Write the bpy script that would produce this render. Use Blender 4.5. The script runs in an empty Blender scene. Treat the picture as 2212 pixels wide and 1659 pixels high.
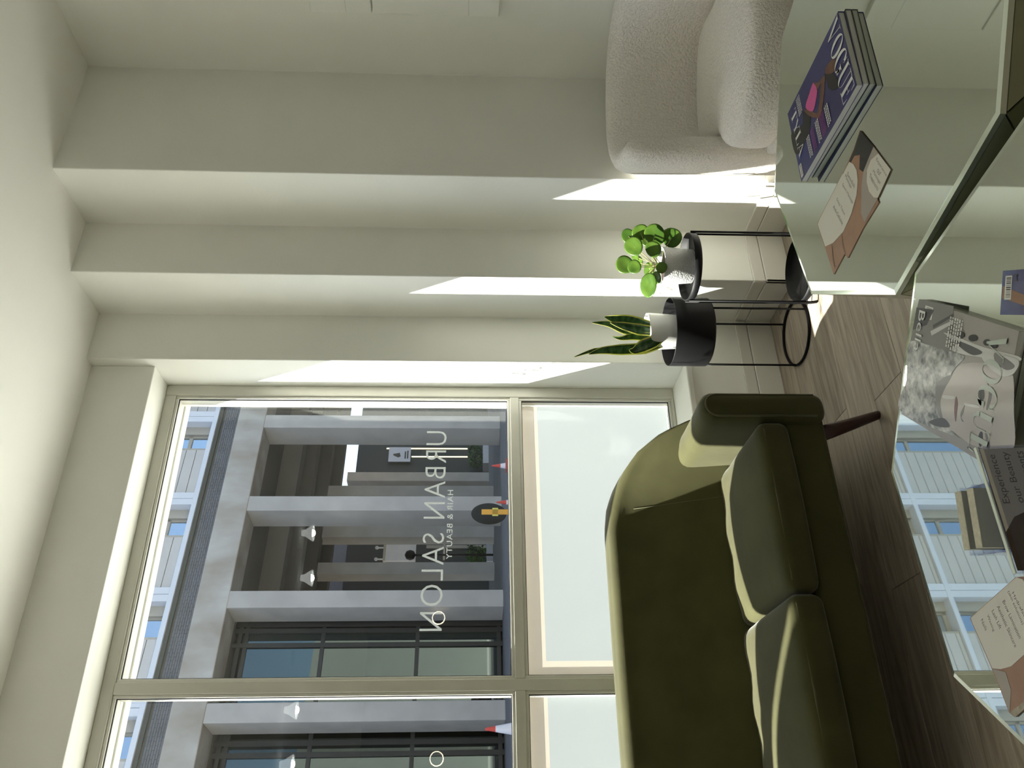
import bpy, bmesh, math, random
from mathutils import Vector, Matrix
random.seed(7)
PI = math.pi
sc = bpy.context.scene
COL = sc.collection

# ------------------------------------------------------------------ camera
FPX, YAW, PITCH, ROLL, CH = 1757.98, 0.5167, -0.0479, 0.0073, 1.32
F = Vector((math.sin(YAW)*math.cos(PITCH), math.cos(YAW)*math.cos(PITCH), math.sin(PITCH)))
R0 = Vector((math.cos(YAW), -math.sin(YAW), 0)); U0 = R0.cross(F)
RR = math.cos(ROLL)*R0 + math.sin(ROLL)*U0
UU = -math.sin(ROLL)*R0 + math.cos(ROLL)*U0
CAM = Vector((0, 0, CH))
cam = bpy.data.cameras.new('camera'); cam.sensor_fit = 'HORIZONTAL'; cam.sensor_width = 36
cam.lens = FPX/2212*36; cam.clip_start = 0.05; cam.clip_end = 400
co = bpy.data.objects.new('camera', cam); COL.objects.link(co)
X_, Y_, Z_ = -UU, RR, -F                       # the phone was held sideways
co.matrix_world = Matrix(((X_.x, Y_.x, Z_.x, 0), (X_.y, Y_.y, Z_.y, 0), (X_.z, Y_.z, Z_.z, CH), (0, 0, 0, 1)))
sc.camera = co

# ------------------------------------------------------------------ world, sun, exposure
SUN = Vector((1.33, -1.0, -1.92)).normalized()
w = bpy.data.worlds.new('world'); sc.world = w; w.use_nodes = True
nt = w.node_tree; bg = nt.nodes['Background']
sky = nt.nodes.new('ShaderNodeTexSky'); sky.sky_type = 'NISHITA'; sky.sun_disc = False
sky.sun_elevation = math.radians(50); sky.sun_rotation = math.radians(309); sky.dust_density = 1.2; sky.air_density = 1.0
nt.links.new(sky.outputs[0], bg.inputs[0]); bg.inputs[1].default_value = 0.22
sl = bpy.data.lights.new('sun', 'SUN'); sl.energy = 18.0; sl.angle = math.radians(0.53); sl.color = (1.0, 0.955, 0.87)
so = bpy.data.objects.new('sun', sl); COL.objects.link(so); so.location = (-10, 12, 20)
so.rotation_euler = SUN.to_track_quat('-Z', 'Y').to_euler()
vs = sc.view_settings
vs.view_transform = 'Standard'; vs.look = 'None'; vs.gamma = 1.0; vs.use_curve_mapping = False
vs.exposure = 0.88
try:
    sc.cycles.max_bounces = 16; sc.cycles.diffuse_bounces = 10; sc.cycles.glossy_bounces = 6; sc.cycles.transparent_max_bounces = 16
except Exception: pass

# ------------------------------------------------------------------ pixel helpers (photo frame 2212 x 1659)
def ray(x, y): return F + RR*((1659-y)-829.5)/FPX - UU*(x-1106)/FPX
def onz(x, y, z):
    d = ray(x, y); return CAM + d*((z-CH)/d.z)
def ony(x, y, Y):
    d = ray(x, y); return CAM + d*(Y/d.y)
def onx(x, y, X):
    d = ray(x, y); return CAM + d*(X/d.x)

# ------------------------------------------------------------------ materials
MATS = {}
def mat(name, col, rough=0.6, metal=0.0, noise=0.0, nscale=8.0, bump=0.0, bscale=200.0, spec=0.5, sheen=0.0,
        col2=None, stretch=None, emit=0.0, bdist=0.004, alpha=None, coat=0.0, trans=0.0, detail=4.0):
    if name in MATS: return MATS[name]
    m = bpy.data.materials.new(name); m.use_nodes = True; MATS[name] = m
    n = m.node_tree.nodes; L = m.node_tree.links; b = n['Principled BSDF']
    b.inputs['Base Color'].default_value = (*col, 1); b.inputs['Roughness'].default_value = rough
    b.inputs['Metallic'].default_value = metal; b.inputs['Specular IOR Level'].default_value = spec
    if sheen: b.inputs['Sheen Weight'].default_value = sheen; b.inputs['Sheen Roughness'].default_value = 0.35
    if coat: b.inputs['Coat Weight'].default_value = coat; b.inputs['Coat Roughness'].default_value = 0.08
    if emit: b.inputs['Emission Color'].default_value = (*col, 1); b.inputs['Emission Strength'].default_value = emit
    if noise or bump:
        tc = n.new('ShaderNodeTexCoord'); mp = n.new('ShaderNodeMapping'); L.new(tc.outputs['Object'], mp.inputs[0])
        if stretch: mp.inputs['Scale'].default_value = stretch
    if noise:
        nz = n.new('ShaderNodeTexNoise'); nz.inputs['Scale'].default_value = nscale; nz.inputs['Detail'].default_value = detail
        L.new(mp.outputs[0], nz.inputs['Vector'])
        cr = n.new('ShaderNodeValToRGB'); L.new(nz.outputs['Fac'], cr.inputs[0])
        c2 = col2 if col2 else tuple(c*(1-noise) for c in col)
        cr.color_ramp.elements[0].position = 0.32; cr.color_ramp.elements[1].position = 0.68
        cr.color_ramp.elements[0].color = (*c2, 1); cr.color_ramp.elements[1].color = (*col, 1)
        L.new(cr.outputs[0], b.inputs['Base Color'])
    if bump:
        nb = n.new('ShaderNodeTexNoise'); nb.inputs['Scale'].default_value = bscale; nb.inputs['Detail'].default_value = 3
        L.new(mp.outputs[0], nb.inputs['Vector'])
        bp = n.new('ShaderNodeBump'); bp.inputs['Strength'].default_value = bump; bp.inputs['Distance'].default_value = bdist
        L.new(nb.outputs['Fac'], bp.inputs['Height']); L.new(bp.outputs[0], b.inputs['Normal'])
    return m

def glassmat(name, tint=(0.93, 0.95, 0.94), base=0.055, rough=0.0, power=4.5):
    if name in MATS: return MATS[name]
    m = bpy.data.materials.new(name); m.use_nodes = True; MATS[name] = m
    n = m.node_tree.nodes; L = m.node_tree.links; n.remove(n['Principled BSDF']); out = n['Material Output']
    tr = n.new('ShaderNodeBsdfTransparent'); tr.inputs[0].default_value = (*tint, 1)
    gl = n.new('ShaderNodeBsdfGlossy'); gl.inputs['Roughness'].default_value = rough
    lw = n.new('ShaderNodeLayerWeight'); lw.inputs['Blend'].default_value = 0.5
    pw = n.new('ShaderNodeMath'); pw.operation = 'POWER'; pw.inputs[1].default_value = power; L.new(lw.outputs['Facing'], pw.inputs[0])
    ad = n.new('ShaderNodeMath'); ad.operation = 'ADD'; ad.use_clamp = True; ad.inputs[1].default_value = base; L.new(pw.outputs[0], ad.inputs[0])
    mx = n.new('ShaderNodeMixShader'); L.new(ad.outputs[0], mx.inputs[0]); L.new(tr.outputs[0], mx.inputs[1]); L.new(gl.outputs[0], mx.inputs[2])
    L.new(mx.outputs[0], out.inputs['Surface'])
    return m

def filmmat(name, col, tw=0.75):
    m = bpy.data.materials.new(name); m.use_nodes = True; MATS[name] = m
    n = m.node_tree.nodes; L = m.node_tree.links; n.remove(n['Principled BSDF']); out = n['Material Output']
    a = n.new('ShaderNodeBsdfDiffuse'); a.inputs[0].default_value = (*col, 1)
    b = n.new('ShaderNodeBsdfTranslucent'); b.inputs[0].default_value = (*col, 1)
    g = n.new('ShaderNodeBsdfGlossy'); g.inputs['Roughness'].default_value = 0.08
    m1 = n.new('ShaderNodeMixShader'); m1.inputs[0].default_value = tw; L.new(a.outputs[0], m1.inputs[1]); L.new(b.outputs[0], m1.inputs[2])
    m2 = n.new('ShaderNodeMixShader'); m2.inputs[0].default_value = 0.04; L.new(m1.outputs[0], m2.inputs[1]); L.new(g.outputs[0], m2.inputs[2])
    L.new(m2.outputs[0], out.inputs['Surface'])
    return m

def leafmat(name, col, col2, nscale=18, stretch=None, tw=0.45):
    m = bpy.data.materials.new(name); m.use_nodes = True; MATS[name] = m
    n = m.node_tree.nodes; L = m.node_tree.links; b = n['Principled BSDF']; out = n['Material Output']
    tc = n.new('ShaderNodeTexCoord'); mp = n.new('ShaderNodeMapping'); L.new(tc.outputs['Object'], mp.inputs[0])
    if stretch: mp.inputs['Scale'].default_value = stretch
    nz = n.new('ShaderNodeTexNoise'); nz.inputs['Scale'].default_value = nscale; L.new(mp.outputs[0], nz.inputs['Vector'])
    cr = n.new('ShaderNodeValToRGB'); L.new(nz.outputs['Fac'], cr.inputs[0])
    cr.color_ramp.elements[0].position = 0.38; cr.color_ramp.elements[1].position = 0.62
    cr.color_ramp.elements[0].color = (*col, 1); cr.color_ramp.elements[1].color = (*col2, 1)
    L.new(cr.outputs[0], b.inputs['Base Color']); b.inputs['Roughness'].default_value = 0.32
    t = n.new('ShaderNodeBsdfTranslucent'); L.new(cr.outputs[0], t.inputs[0])
    mx = n.new('ShaderNodeMixShader'); mx.inputs[0].default_value = tw
    L.new(b.outputs[0], mx.inputs[1]); L.new(t.outputs[0], mx.inputs[2]); L.new(mx.outputs[0], out.inputs['Surface'])
    return m

def woodmat(name, c1, c2, c3):
    m = bpy.data.materials.new(name); m.use_nodes = True; MATS[name] = m
    n = m.node_tree.nodes; L = m.node_tree.links; b = n['Principled BSDF']
    tc = n.new('ShaderNodeTexCoord'); mp = n.new('ShaderNodeMapping'); mp.inputs['Scale'].default_value = (1.2, 14, 1)
    oi = n.new('ShaderNodeObjectInfo'); av = n.new('ShaderNodeVectorMath'); av.operation = 'ADD'
    sc_ = n.new('ShaderNodeVectorMath'); sc_.operation = 'SCALE'; sc_.inputs['Scale'].default_value = 37.0
    cx = n.new('ShaderNodeCombineXYZ'); L.new(oi.outputs['Random'], cx.inputs[0]); L.new(oi.outputs['Random'], cx.inputs[1])
    L.new(cx.outputs[0], sc_.inputs[0]); L.new(tc.outputs['Object'], av.inputs[0]); L.new(sc_.outputs[0], av.inputs[1]); L.new(av.outputs[0], mp.inputs[0])
    nz = n.new('ShaderNodeTexNoise'); nz.inputs['Scale'].default_value = 2.2; nz.inputs['Detail'].default_value = 7; nz.inputs['Distortion'].default_value = 1.4
    L.new(mp.outputs[0], nz.inputs['Vector'])
    cr = n.new('ShaderNodeValToRGB'); L.new(nz.outputs['Fac'], cr.inputs[0])
    cr.color_ramp.elements[0].position = 0.3; cr.color_ramp.elements[0].color = (*c1, 1)
    cr.color_ramp.elements[1].position = 0.7; cr.color_ramp.elements[1].color = (*c3, 1)
    e = cr.color_ramp.elements.new(0.5); e.color = (*c2, 1)
    hs = n.new('ShaderNodeHueSaturation'); L.new(cr.outputs[0], hs.inputs['Color'])
    mr = n.new('ShaderNodeMapRange'); mr.inputs[3].default_value = 0.82; mr.inputs[4].default_value = 1.12
    L.new(oi.outputs['Random'], mr.inputs[0]); L.new(mr.outputs[0], hs.inputs['Value'])
    L.new(hs.outputs[0], b.inputs['Base Color']); b.inputs['Roughness'].default_value = 0.5
    return m

M_WALL = mat('wall_paint', (0.865, 0.870, 0.825), 0.75, noise=0.03, nscale=3, bump=0.12, bscale=90)
M_CEIL = mat('ceiling_paint', (0.91, 0.91, 0.875), 0.8, noise=0.02, nscale=2)
M_SKIRT = mat('skirting_paint', (0.72, 0.71, 0.66), 0.3, noise=0.04, nscale=6)
M_FRAME = mat('window_frame_paint', (0.62, 0.61, 0.54), 0.32, noise=0.05, nscale=12)
M_BEAD = mat('window_bead_paint', (0.70, 0.69, 0.63), 0.25)
M_GASKET = mat('black_gasket', (0.01, 0.01, 0.014), 0.5)
M_GLASS = glassmat('window_glass')
M_FILM = filmmat('frosted_film', (0.40, 0.435, 0.455), 0.35)
M_FILMB = filmmat('beige_film', (0.58, 0.525, 0.46), 0.36)
M_VINYL = filmmat('lettering_vinyl', (0.30, 0.315, 0.31), 0.20)
M_WOOD = woodmat('floor_oak', (0.27, 0.22, 0.17), (0.39, 0.335, 0.27), (0.51, 0.445, 0.365))
M_GREEN = mat('green_velvet', (0.066, 0.064, 0.023), 0.85, noise=0.22, nscale=7, bump=0.25, bscale=14, sheen=0.30, spec=0.2)
M_PIPE = mat('green_piping', (0.08, 0.078, 0.03), 0.8, sheen=0.25)
M_LEG = mat('dark_red_wood', (0.045, 0.014, 0.012), 0.35, noise=0.3, nscale=20, stretch=(1, 1, 0.2))
M_BOUCLE = mat('cream_boucle', (0.90, 0.87, 0.82), 0.95, noise=0.10, nscale=130, bump=1.0, bscale=120, sheen=0.25, spec=0.15, bdist=0.009)
M_MIRROR = mat('table_mirror', (0.74, 0.79, 0.72), 0.015, metal=1.0)
M_FACET = mat('facet_mirror', (0.40, 0.43, 0.29), 0.12, metal=0.75)
M_BEVEL = mat('mirror_bevel_edge', (0.80, 0.88, 0.80), 0.12, metal=0.9)
M_BLACK = mat('black_metal', (0.007, 0.007, 0.008), 0.5, spec=0.16)
M_WPOT = mat('white_ceramic', (0.78, 0.78, 0.76), 0.35, noise=0.03)
M_SOIL = mat('potting_soil', (0.05, 0.03, 0.02), 0.95, noise=0.5, nscale=120, bump=0.9, bscale=160)
M_CONC = mat('facade_concrete', (0.40, 0.375, 0.355), 0.85, noise=0.16, nscale=1.3, bump=0.2, bscale=20)
M_CONC2 = mat('beam_concrete', (0.42, 0.40, 0.38), 0.85, noise=0.3, nscale=1.1, col2=(0.27, 0.235, 0.20), stretch=(1.2, 1.2, 0.6))
M_CONCD = mat('shaded_soffit_concrete', (0.12, 0.108, 0.095), 0.9, noise=0.2, nscale=0.9)  # shade under the building put into a darker concrete
M_BRICK = mat('grey_brick', (0.115, 0.117, 0.13), 0.8, noise=0.25, nscale=3)
M_MORTAR = mat('brick_mortar', (0.05, 0.05, 0.055), 0.9, noise=0.1)
M_DTRIM = mat('dark_trim', (0.05, 0.05, 0.045), 0.7, noise=0.1)
M_FIN = mat('pale_blue_metal', (0.57, 0.59, 0.66), 0.45, noise=0.04, nscale=1)
M_BOARD = mat('cladding_board', (0.47, 0.45, 0.445), 0.7, noise=0.06, nscale=2)
M_BGAP = mat('board_shadow_gap', (0.03, 0.026, 0.03), 0.9)
M_TFRAME = mat('taupe_window_frame', (0.34, 0.31, 0.27), 0.5)
M_OGLASS = mat('coated_glass', (0.48, 0.52, 0.55), 0.03, metal=1.0)
M_SGLASS = mat('shopfront_glass', (0.085, 0.10, 0.095), 0.02, metal=1.0)
M_SFRAME = mat('shopfront_frame', (0.02, 0.019, 0.018), 0.5)
M_SBLACK = mat('black_shop_wall', (0.018, 0.02, 0.024), 0.6)
M_STRIP = mat('warm_light_strip', (1.0, 0.86, 0.55), 0.5, emit=1.1)
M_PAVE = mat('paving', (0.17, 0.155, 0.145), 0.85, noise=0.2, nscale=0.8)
M_ROAD = mat('asphalt', (0.09, 0.09, 0.096), 0.9, noise=0.25, nscale=1.4, bump=0.3, bscale=40)
M_EXT = mat('salon_exterior_render', (0.38, 0.39, 0.37), 0.8, noise=0.06, nscale=1)
M_LAMP = mat('lamp_diffuser', (1.0, 0.95, 0.88), 0.5, emit=9.0)
M_BULB = mat('lamp_bulb', (1.0, 0.97, 0.90), 0.5, emit=30.0)
M_SHADE = mat('lamp_shade_white', (0.8, 0.82, 0.8), 0.5, emit=1.6)
M_PAPER = mat('page_paper', (0.62, 0.61, 0.57), 0.7, noise=0.25, nscale=90, stretch=(0.2, 0.2, 12))
M_WHITE = mat('plain_white', (0.75, 0.75, 0.73), 0.6)

# ------------------------------------------------------------------ mesh helpers
class MB:
    def __init__(s): s.v = []; s.f = []
    def add(s, vs_, fs):
        o = len(s.v); s.v += [tuple(x) for x in vs_]; s.f += [tuple(i+o for i in f) for f in fs]; return s
    def box(s, x0, x1, y0, y1, z0, z1, fn=None):
        v = [(x, y, z) for z in (z0, z1) for y in (y0, y1) for x in (x0, x1)]
        if fn: v = [fn(*q) for q in v]
        return s.add(v, [(0, 2, 3, 1), (4, 5, 7, 6), (0, 1, 5, 4), (2, 6, 7, 3), (0, 4, 6, 2), (1, 3, 7, 5)])
    def prism(s, pts, fn0, fn1):
        n = len(pts); v = [fn0(*q) for q in pts]+[fn1(*q) for q in pts]
        return s.add(v, [tuple(range(n-1, -1, -1)), tuple(range(n, 2*n))]+[(i, (i+1) % n, n+(i+1) % n, n+i) for i in range(n)])
    def poly(s, pts): return s.add(pts, [tuple(range(len(pts)))])
    def tube(s, path, r, n=8, closed=False, caps=True):
        path = [Vector(q) for q in path]; m = len(path); rings = []
        up = None
        for i, q in enumerate(path):
            if closed: t = path[(i+1) % m]-path[i-1]
            else: t = path[min(i+1, m-1)]-path[max(i-1, 0)]
            t.normalize()
            if up is None: up = t.orthogonal().normalized()
            a = (up-t*up.dot(t)); a = a.normalized() if a.length > 1e-6 else t.orthogonal().normalized(); up = a
            b = t.cross(a); rr = r[i] if isinstance(r, (list, tuple)) else r
            rings.append([q+a*rr*math.cos(2*PI*k/n)+b*rr*math.sin(2*PI*k/n) for k in range(n)])
        o = [p for g in rings for p in g]; f = []
        for i in range(m if closed else m-1):
            j = (i+1) % m
            for k in range(n): f.append((i*n+k, i*n+(k+1) % n, j*n+(k+1) % n, j*n+k))
        if not closed and caps: f += [tuple(range(n-1, -1, -1)), tuple((m-1)*n+k for k in range(n))]
        return s.add(o, f)
    def lathe(s, prof, n=32, c=(0, 0, 0), caps=True):
        v = []; f = []; m = len(prof)
        for r, z in prof:
            for k in range(n): v.append((c[0]+r*math.cos(2*PI*k/n), c[1]+r*math.sin(2*PI*k/n), c[2]+z))
        for i in range(m-1):
            for k in range(n): f.append((i*n+k, i*n+(k+1) % n, (i+1)*n+(k+1) % n, (i+1)*n+k))
        if caps: f += [tuple(range(n-1, -1, -1)), tuple((m-1)*n+k for k in range(n))]
        return s.add(v, f)

def obj(name, mb, m, parent=None, smooth=False, bevel=0, bseg=2, sub=0, kind=None, recalc=True):
    me = bpy.data.meshes.new(name); me.from_pydata([tuple(q) for q in mb.v], [], mb.f)
    if recalc:
        b = bmesh.new(); b.from_mesh(me); bmesh.ops.recalc_face_normals(b, faces=b.faces); b.to_mesh(me); b.free()
    me.materials.append(m); me.update()
    o = bpy.data.objects.new(name, me); COL.objects.link(o)
    if smooth:
        for p in me.polygons: p.use_smooth = True
    if bevel:
        md = o.modifiers.new('bevel', 'BEVEL'); md.width = bevel; md.segments = bseg; md.limit_method = 'ANGLE'; md.angle_limit = math.radians(35)
    if sub:
        md = o.modifiers.new('sub', 'SUBSURF'); md.levels = sub; md.render_levels = sub
    if parent: o.parent = parent
    if kind: o['kind'] = kind
    return o
def box(name, x0, x1, y0, y1, z0, z1, m, parent=None, bevel=0, kind=None, fn=None, bseg=2):
    return obj(name, MB().box(x0, x1, y0, y1, z0, z1, fn), m, parent, bevel=bevel, kind=kind, bseg=bseg)
def tag(o, label, cat, group=None):
    o['label'] = label; o['category'] = cat
    if group: o['group'] = group
    return o
def thing(name, label, cat, group=None):
    o = bpy.data.objects.new(name, None); COL.objects.link(o); o.empty_display_size = 0.05
    return tag(o, label, cat, group)
def struct(name):
    o = bpy.data.objects.new(name, None); COL.objects.link(o); o['kind'] = 'structure'; return o
def base_at(root, loc):
    """move an Empty to the thing's base, keeping its parts where they were built"""
    root.location = loc
    for ch in root.children:
        if ch.parent == root: ch.location = ch.location-Vector(loc)
def softbox(c, h, r, cuts=13, deform=None):
    bm = bmesh.new(); bmesh.ops.create_cube(bm, size=2); bmesh.ops.subdivide_edges(bm, edges=bm.edges[:], cuts=cuts, use_grid_fill=True)
    for v in bm.verts:
        p = [math.sin(max(-1, min(1, q))*PI/2) for q in v.co]
        x = [p[i]*h[i] for i in range(3)]; inner = [max(-(h[i]-r), min(h[i]-r, x[i])) for i in range(3)]
        d = Vector([x[i]-inner[i] for i in range(3)])
        if d.length > 1e-9:
            mx = max(abs(q) for q in d); d = d.normalized()*mx
        q = Vector(inner)+d
        if deform: q = deform(q)
        v.co = q+Vector(c)
    mb = MB(); bm.verts.ensure_lookup_table()
    mb.v = [tuple(v.co) for v in bm.verts]; mb.f = [tuple(v.index for v in f.verts) for f in bm.faces]; bm.free()
    return mb

def text_mesh(body, font_space=1.0, offset=0.0):
    cu = bpy.data.curves.new('txt', 'FONT'); cu.body = body; cu.size = 1; cu.space_character = font_space; cu.offset = offset; cu.resolution_u = 3
    o = bpy.data.objects.new('txt', cu); COL.objects.link(o)
    dg = bpy.context.evaluated_depsgraph_get(); me = bpy.data.meshes.new_from_object(o.evaluated_get(dg))
    v = [tuple(q.co) for q in me.vertices]; f = [tuple(p.vertices) for p in me.polygons]
    bpy.data.objects.remove(o); bpy.data.curves.remove(cu); bpy.data.meshes.remove(me)
    return v, f
def text(name, body, o, xd, yd, width=None, height=None, m=None, parent=None, space=1.0, offset=0.0):
    """flat lettering: origin o (lower left), unit directions xd, yd; scaled to the given width and/or cap height"""
    v, f = text_mesh(body, space, offset)
    x0 = min(q[0] for q in v); x1 = max(q[0] for q in v); y0 = min(q[1] for q in v); y1 = max(q[1] for q in v)
    sx = width/(x1-x0) if width else height/(y1-y0); sy = height/(y1-y0) if height else sx
    o = Vector(o); xd = Vector(xd); yd = Vector(yd)
    mb = MB(); mb.v = [tuple(o+xd*(q[0]-x0)*sx+yd*(q[1]-y0)*sy) for q in v]; mb.f = f
    return obj(name, mb, m, parent, recalc=False)

# ================================================================== ROOM
H = 2.929
XR, Y1, XA, Y3, XB, Y5, XC, Y7, YF, ZL, ZS = 2.8546, 2.37, 2.2802, 2.6812, 2.0257, 2.9711, 1.796, 3.0281, 3.1912, 2.667, 0.4129
XL, YB, YO = -4.6, -6.6, 3.33
floor = box('floor', XL-0.2, 3.3, YB-0.2, YO, -0.12, -0.012, M_WOOD, kind='structure')
pw, pl = 0.19, 1.22
row = 0; y = -0.55
while y < 2.98:
    x = -1.7-((row*0.47) % 1.0)*pl
    while x < 2.9:
        y1 = min(y+pw, 3.0); x1 = min(x+pl, 2.95)
        if x1 > -1.6:
            box('plank', x+0.0008, x1-0.0008, y+0.0008, y1-0.0008, -0.0125, 0.0, M_WOOD, floor, bevel=0.0008, bseg=1)
        x += pl
    y += pw; row += 1
mbr = MB()
for a in ((XL, -1.6, YB, YO), (-1.6, 2.95, YB, -0.55)): mbr.box(a[0], a[1], a[2], a[3], -0.0125, -0.0002)
fr = obj('plank_field', mbr, M_WOOD, floor); fr['kind'] = 'stuff'
ceiling = box('ceiling', XL-0.2, 3.3, YB-0.2, YO, H, H+0.25, M_CEIL, kind='structure')
poly = [(XR, YB), (XR, Y1), (XA, Y1), (XA, Y3), (XB, Y3), (XB, Y5), (XC, Y5), (XC, YO), (3.3, YO), (3.3, YB)]
wr = obj('wall_right', MB().prism(poly, lambda a, b: (a, b, -0.02), lambda a, b: (a, b, H+0.02)), M_WALL, kind='structure', bevel=0.004, bseg=2)
box('wall_left', XL-0.2, XL, YB-0.2, YO, -0.02, H+0.02, M_WALL, kind='structure')
box('wall_back', XL-0.2, 3.3, YB-0.2, YB, -0.02, H+0.02, mat('low_bounce_paint', (0.26, 0.25, 0.23), 0.7, noise=0.05, nscale=3), kind='structure')  # unseen wall, darkened to bounce less light back into the room
mb = MB().box(XL, XC, Y7, YO-0.05, ZL, H+0.02).box(XL, XC, YO-0.05, YO, 2.60, H+0.02)
mb.box(XL, XC, Y5, YO, -0.02, ZS-0.03)
obj('wall_window', mb, M_WALL, kind='structure', bevel=0.004)
box('trim_1', XL, XC-0.001, Y5-0.022, YF+0.02, ZS-0.028, ZS, M_WALL, kind='structure', bevel=0.006)     # window sill board

# skirting: every wall face carries two courses
def skirt(n, x0, y0, x1, y1, nx, ny):
    r = struct('baseboard_%d' % n); t1, t2 = 0.014, 0.011; d = Vector((x1-x0, y1-y0, 0)); L = d.length; d.normalize(); nn = Vector((nx, ny, 0))
    def bar(name, t, z0, z1, a, b):
        v = []
        for z in (z0, z1):
            for s_, q in ((a, 0), (b, 0), (b, t), (a, t)):
                e = Vector((x0, y0, z))+d*s_+nn*q; v.append(e)
        obj(name, MB().add(v, [(0, 3, 2, 1), (4, 5, 6, 7), (0, 1, 5, 4), (1, 2, 6, 5), (2, 3, 7, 6), (3, 0, 4, 7)]), M_SKIRT, r, bevel=0.003)
    k = max(1, round(L/1.2)); e0 = EXT.get(n, (0, 0))
    for i in range(k):
        a = -e0[0] if i == 0 else i*L/k+0.0008; b = L+e0[1] if i == k-1 else (i+1)*L/k-0.0008
        bar('skirting_tile', t1, 0.0, 0.1085, a, b)
    bar('skirting_cap', t2, 0.1105, 0.1606, -e0[0], L+e0[1])
EXT = {2: (0, 0.0), 3: (0.014, 0), 4: (0, 0.0), 5: (0.014, 0)}
skirt(1, XR, YB, XR, Y1, -1, 0); skirt(2, XR-0.014, Y1, XA-0.014, Y1, 0, -1); skirt(3, XA, Y1, XA, Y3, -1, 0)
skirt(4, XA-0.014, Y3, XB-0.014, Y3, 0, -1); skirt(5, XB, Y3, XB, Y5, -1, 0); skirt(6, XB-0.014, Y5, XL, Y5, 0, -1)

# ================================================================== WINDOW
win = struct('window_1')
PANES = [(1.733-1.243*k, 0.557-1.243*k) for k in range(5)]
XW0 = PANES[-1][1]-0.067
ZT0, ZT1, ZG0, ZG1 = 1.104, 1.1665, 0.438, 2.6085
f0, f1 = YF, YF+0.095
box('frame_jamb', 1.745, XC, f0, f1, ZS, ZL, M_FRAME, win, bevel=0.004)
box('frame_jamb', XL, XW0, f0, f1, ZS, ZL, M_FRAME, win, bevel=0.004)
box('frame_head', XW0, 1.745, f0, f1, ZG1+0.012, ZL, M_FRAME, win, bevel=0.004)
box('frame_sill', XW0, 1.745, f0, f1, ZS, ZG0-0.012, M_FRAME, win, bevel=0.004)
for k in range(4):
    xm = PANES[k][1]; box('mullion', xm-0.055, xm-0.012, f0, f1, ZG0-0.012, ZG1+0.012, M_FRAME, win, bevel=0.003)
GY = YF+0.058
for k, (xr, xl) in enumerate(PANES):
    xa, xb = xl-0.012, xr+0.012
    box('transom', xa, xb, f0, f1, ZT0+0.012, ZT1-0.012, M_FRAME, win, bevel=0.003)
    for (z0, z1) in ((ZG0, ZT0), (ZT1, ZG1)):
        b0, b1 = YF+0.008, GY-0.002
        box('glazing_bead', xa, xl, b0, b1+0.03, z0-0.012, z1+0.012, M_BEAD, win, bevel=0.002)
        box('glazing_bead', xr, xb, b0, b1+0.03, z0-0.012, z1+0.012, M_BEAD, win, bevel=0.002)
        box('glazing_bead', xl, xr, b0, b1+0.03, z1, z1+0.012, M_BEAD, win, bevel=0.002)
        box('glazing_bead', xl, xr, b0, b1+0.03, z0-0.012, z0, M_BEAD, win, bevel=0.002)
        g = 0.003
        ga, gb = b0+0.008, b0+0.014
        gm = MB().box(xl, xl+g, ga, gb, z0, z1).box(xr-g, xr, ga, gb, z0, z1)
        gm.box(xl, xr, ga, gb, z0, z0+g).box(xl, xr, ga, gb, z1-g, z1)
        obj('gasket', gm, M_GASKET, win)
        box('pane', xl, xr, GY, GY+0.006, z0, z1, M_GLASS, win)
    e = 0.0035
    fy = GY-0.0015                                   # plastic film on the inside of the lower glass
    q = lambda a, b, c_, d_: [(a, fy, c_), (b, fy, c_), (b, fy, d_), (a, fy, d_)]
    obj('film_border', MB().poly(q(xl+e, xr-e, 1.030, ZT0-e)).poly(q(xl+e, xl+0.060, ZG0+e, 1.030)), M_FILMB, win)
    obj('film_panel', MB().poly(q(xl+0.060, xr-e, ZG0+e, 1.030)), M_FILM, win)

# vinyl lettering on the outside of the upper pane, read from the street
GO = GY+0.0075
t = thing('window_lettering', 'pale vinyl salon name on the large clear window pane', 'lettering')
def letters(body, x0, z0, width, height, space, offset):
    v, f = text_mesh(body, space, offset); xa = min(q[0] for q in v); xb = max(q[0] for q in v); ya = min(q[1] for q in v); yb = max(q[1] for q in v)
    par = list(range(len(v)))
    def find(i):
        while par[i] != i: par[i] = par[par[i]]; i = par[i]
        return i
    for fc in f:
        for i in fc[1:]: par[find(i)] = find(fc[0])
    groups = {}
    for fc in f: groups.setdefault(find(fc[0]), []).append(fc)
    for g in groups.values():            # mirrored in X: it reads from the street
        ids = sorted({i for fc in g for i in fc}); ix = {i: k for k, i in enumerate(ids)}
        mb = MB(); mb.v = [(x0+width-(v[i][0]-xa)/(xb-xa)*width, GO, z0+(v[i][1]-ya)/(yb-ya)*height) for i in ids]; mb.f = [tuple(ix[i] for i in reversed(fc)) for fc in g]
        obj('letter', mb, M_VINYL, t, recalc=False)
letters('URBAN SALON', 0.7365, 1.4345, 0.870, 0.089, 1.12, -0.010)
letters('HAIR & BEAUTY', 1.024, 1.4007, 0.303, 0.0238, 1.15, 0.008)
base_at(t, (1.16, GO, 1.40))

for k, (xa, xb, lab) in enumerate(((-0.645, 0.075, 'white poster board hung in the upper pane behind the sofa'), (-1.93, -0.80, 'wide white poster board hung in the pane at the left end of the sofa'))):
    t = thing('window_poster', lab, 'poster')
    box('poster_board', xa, xb, YF+0.002, YF+0.007, 1.80, 2.585, M_WHITE, t, bevel=0.001)
    box('poster_rail', xa-0.006, xb+0.006, YF-0.002, YF+0.0085, 2.585, 2.603, M_SKIRT, t, bevel=0.001)
    base_at(t, ((xa+xb)/2, YF+0.004, 1.80))

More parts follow.
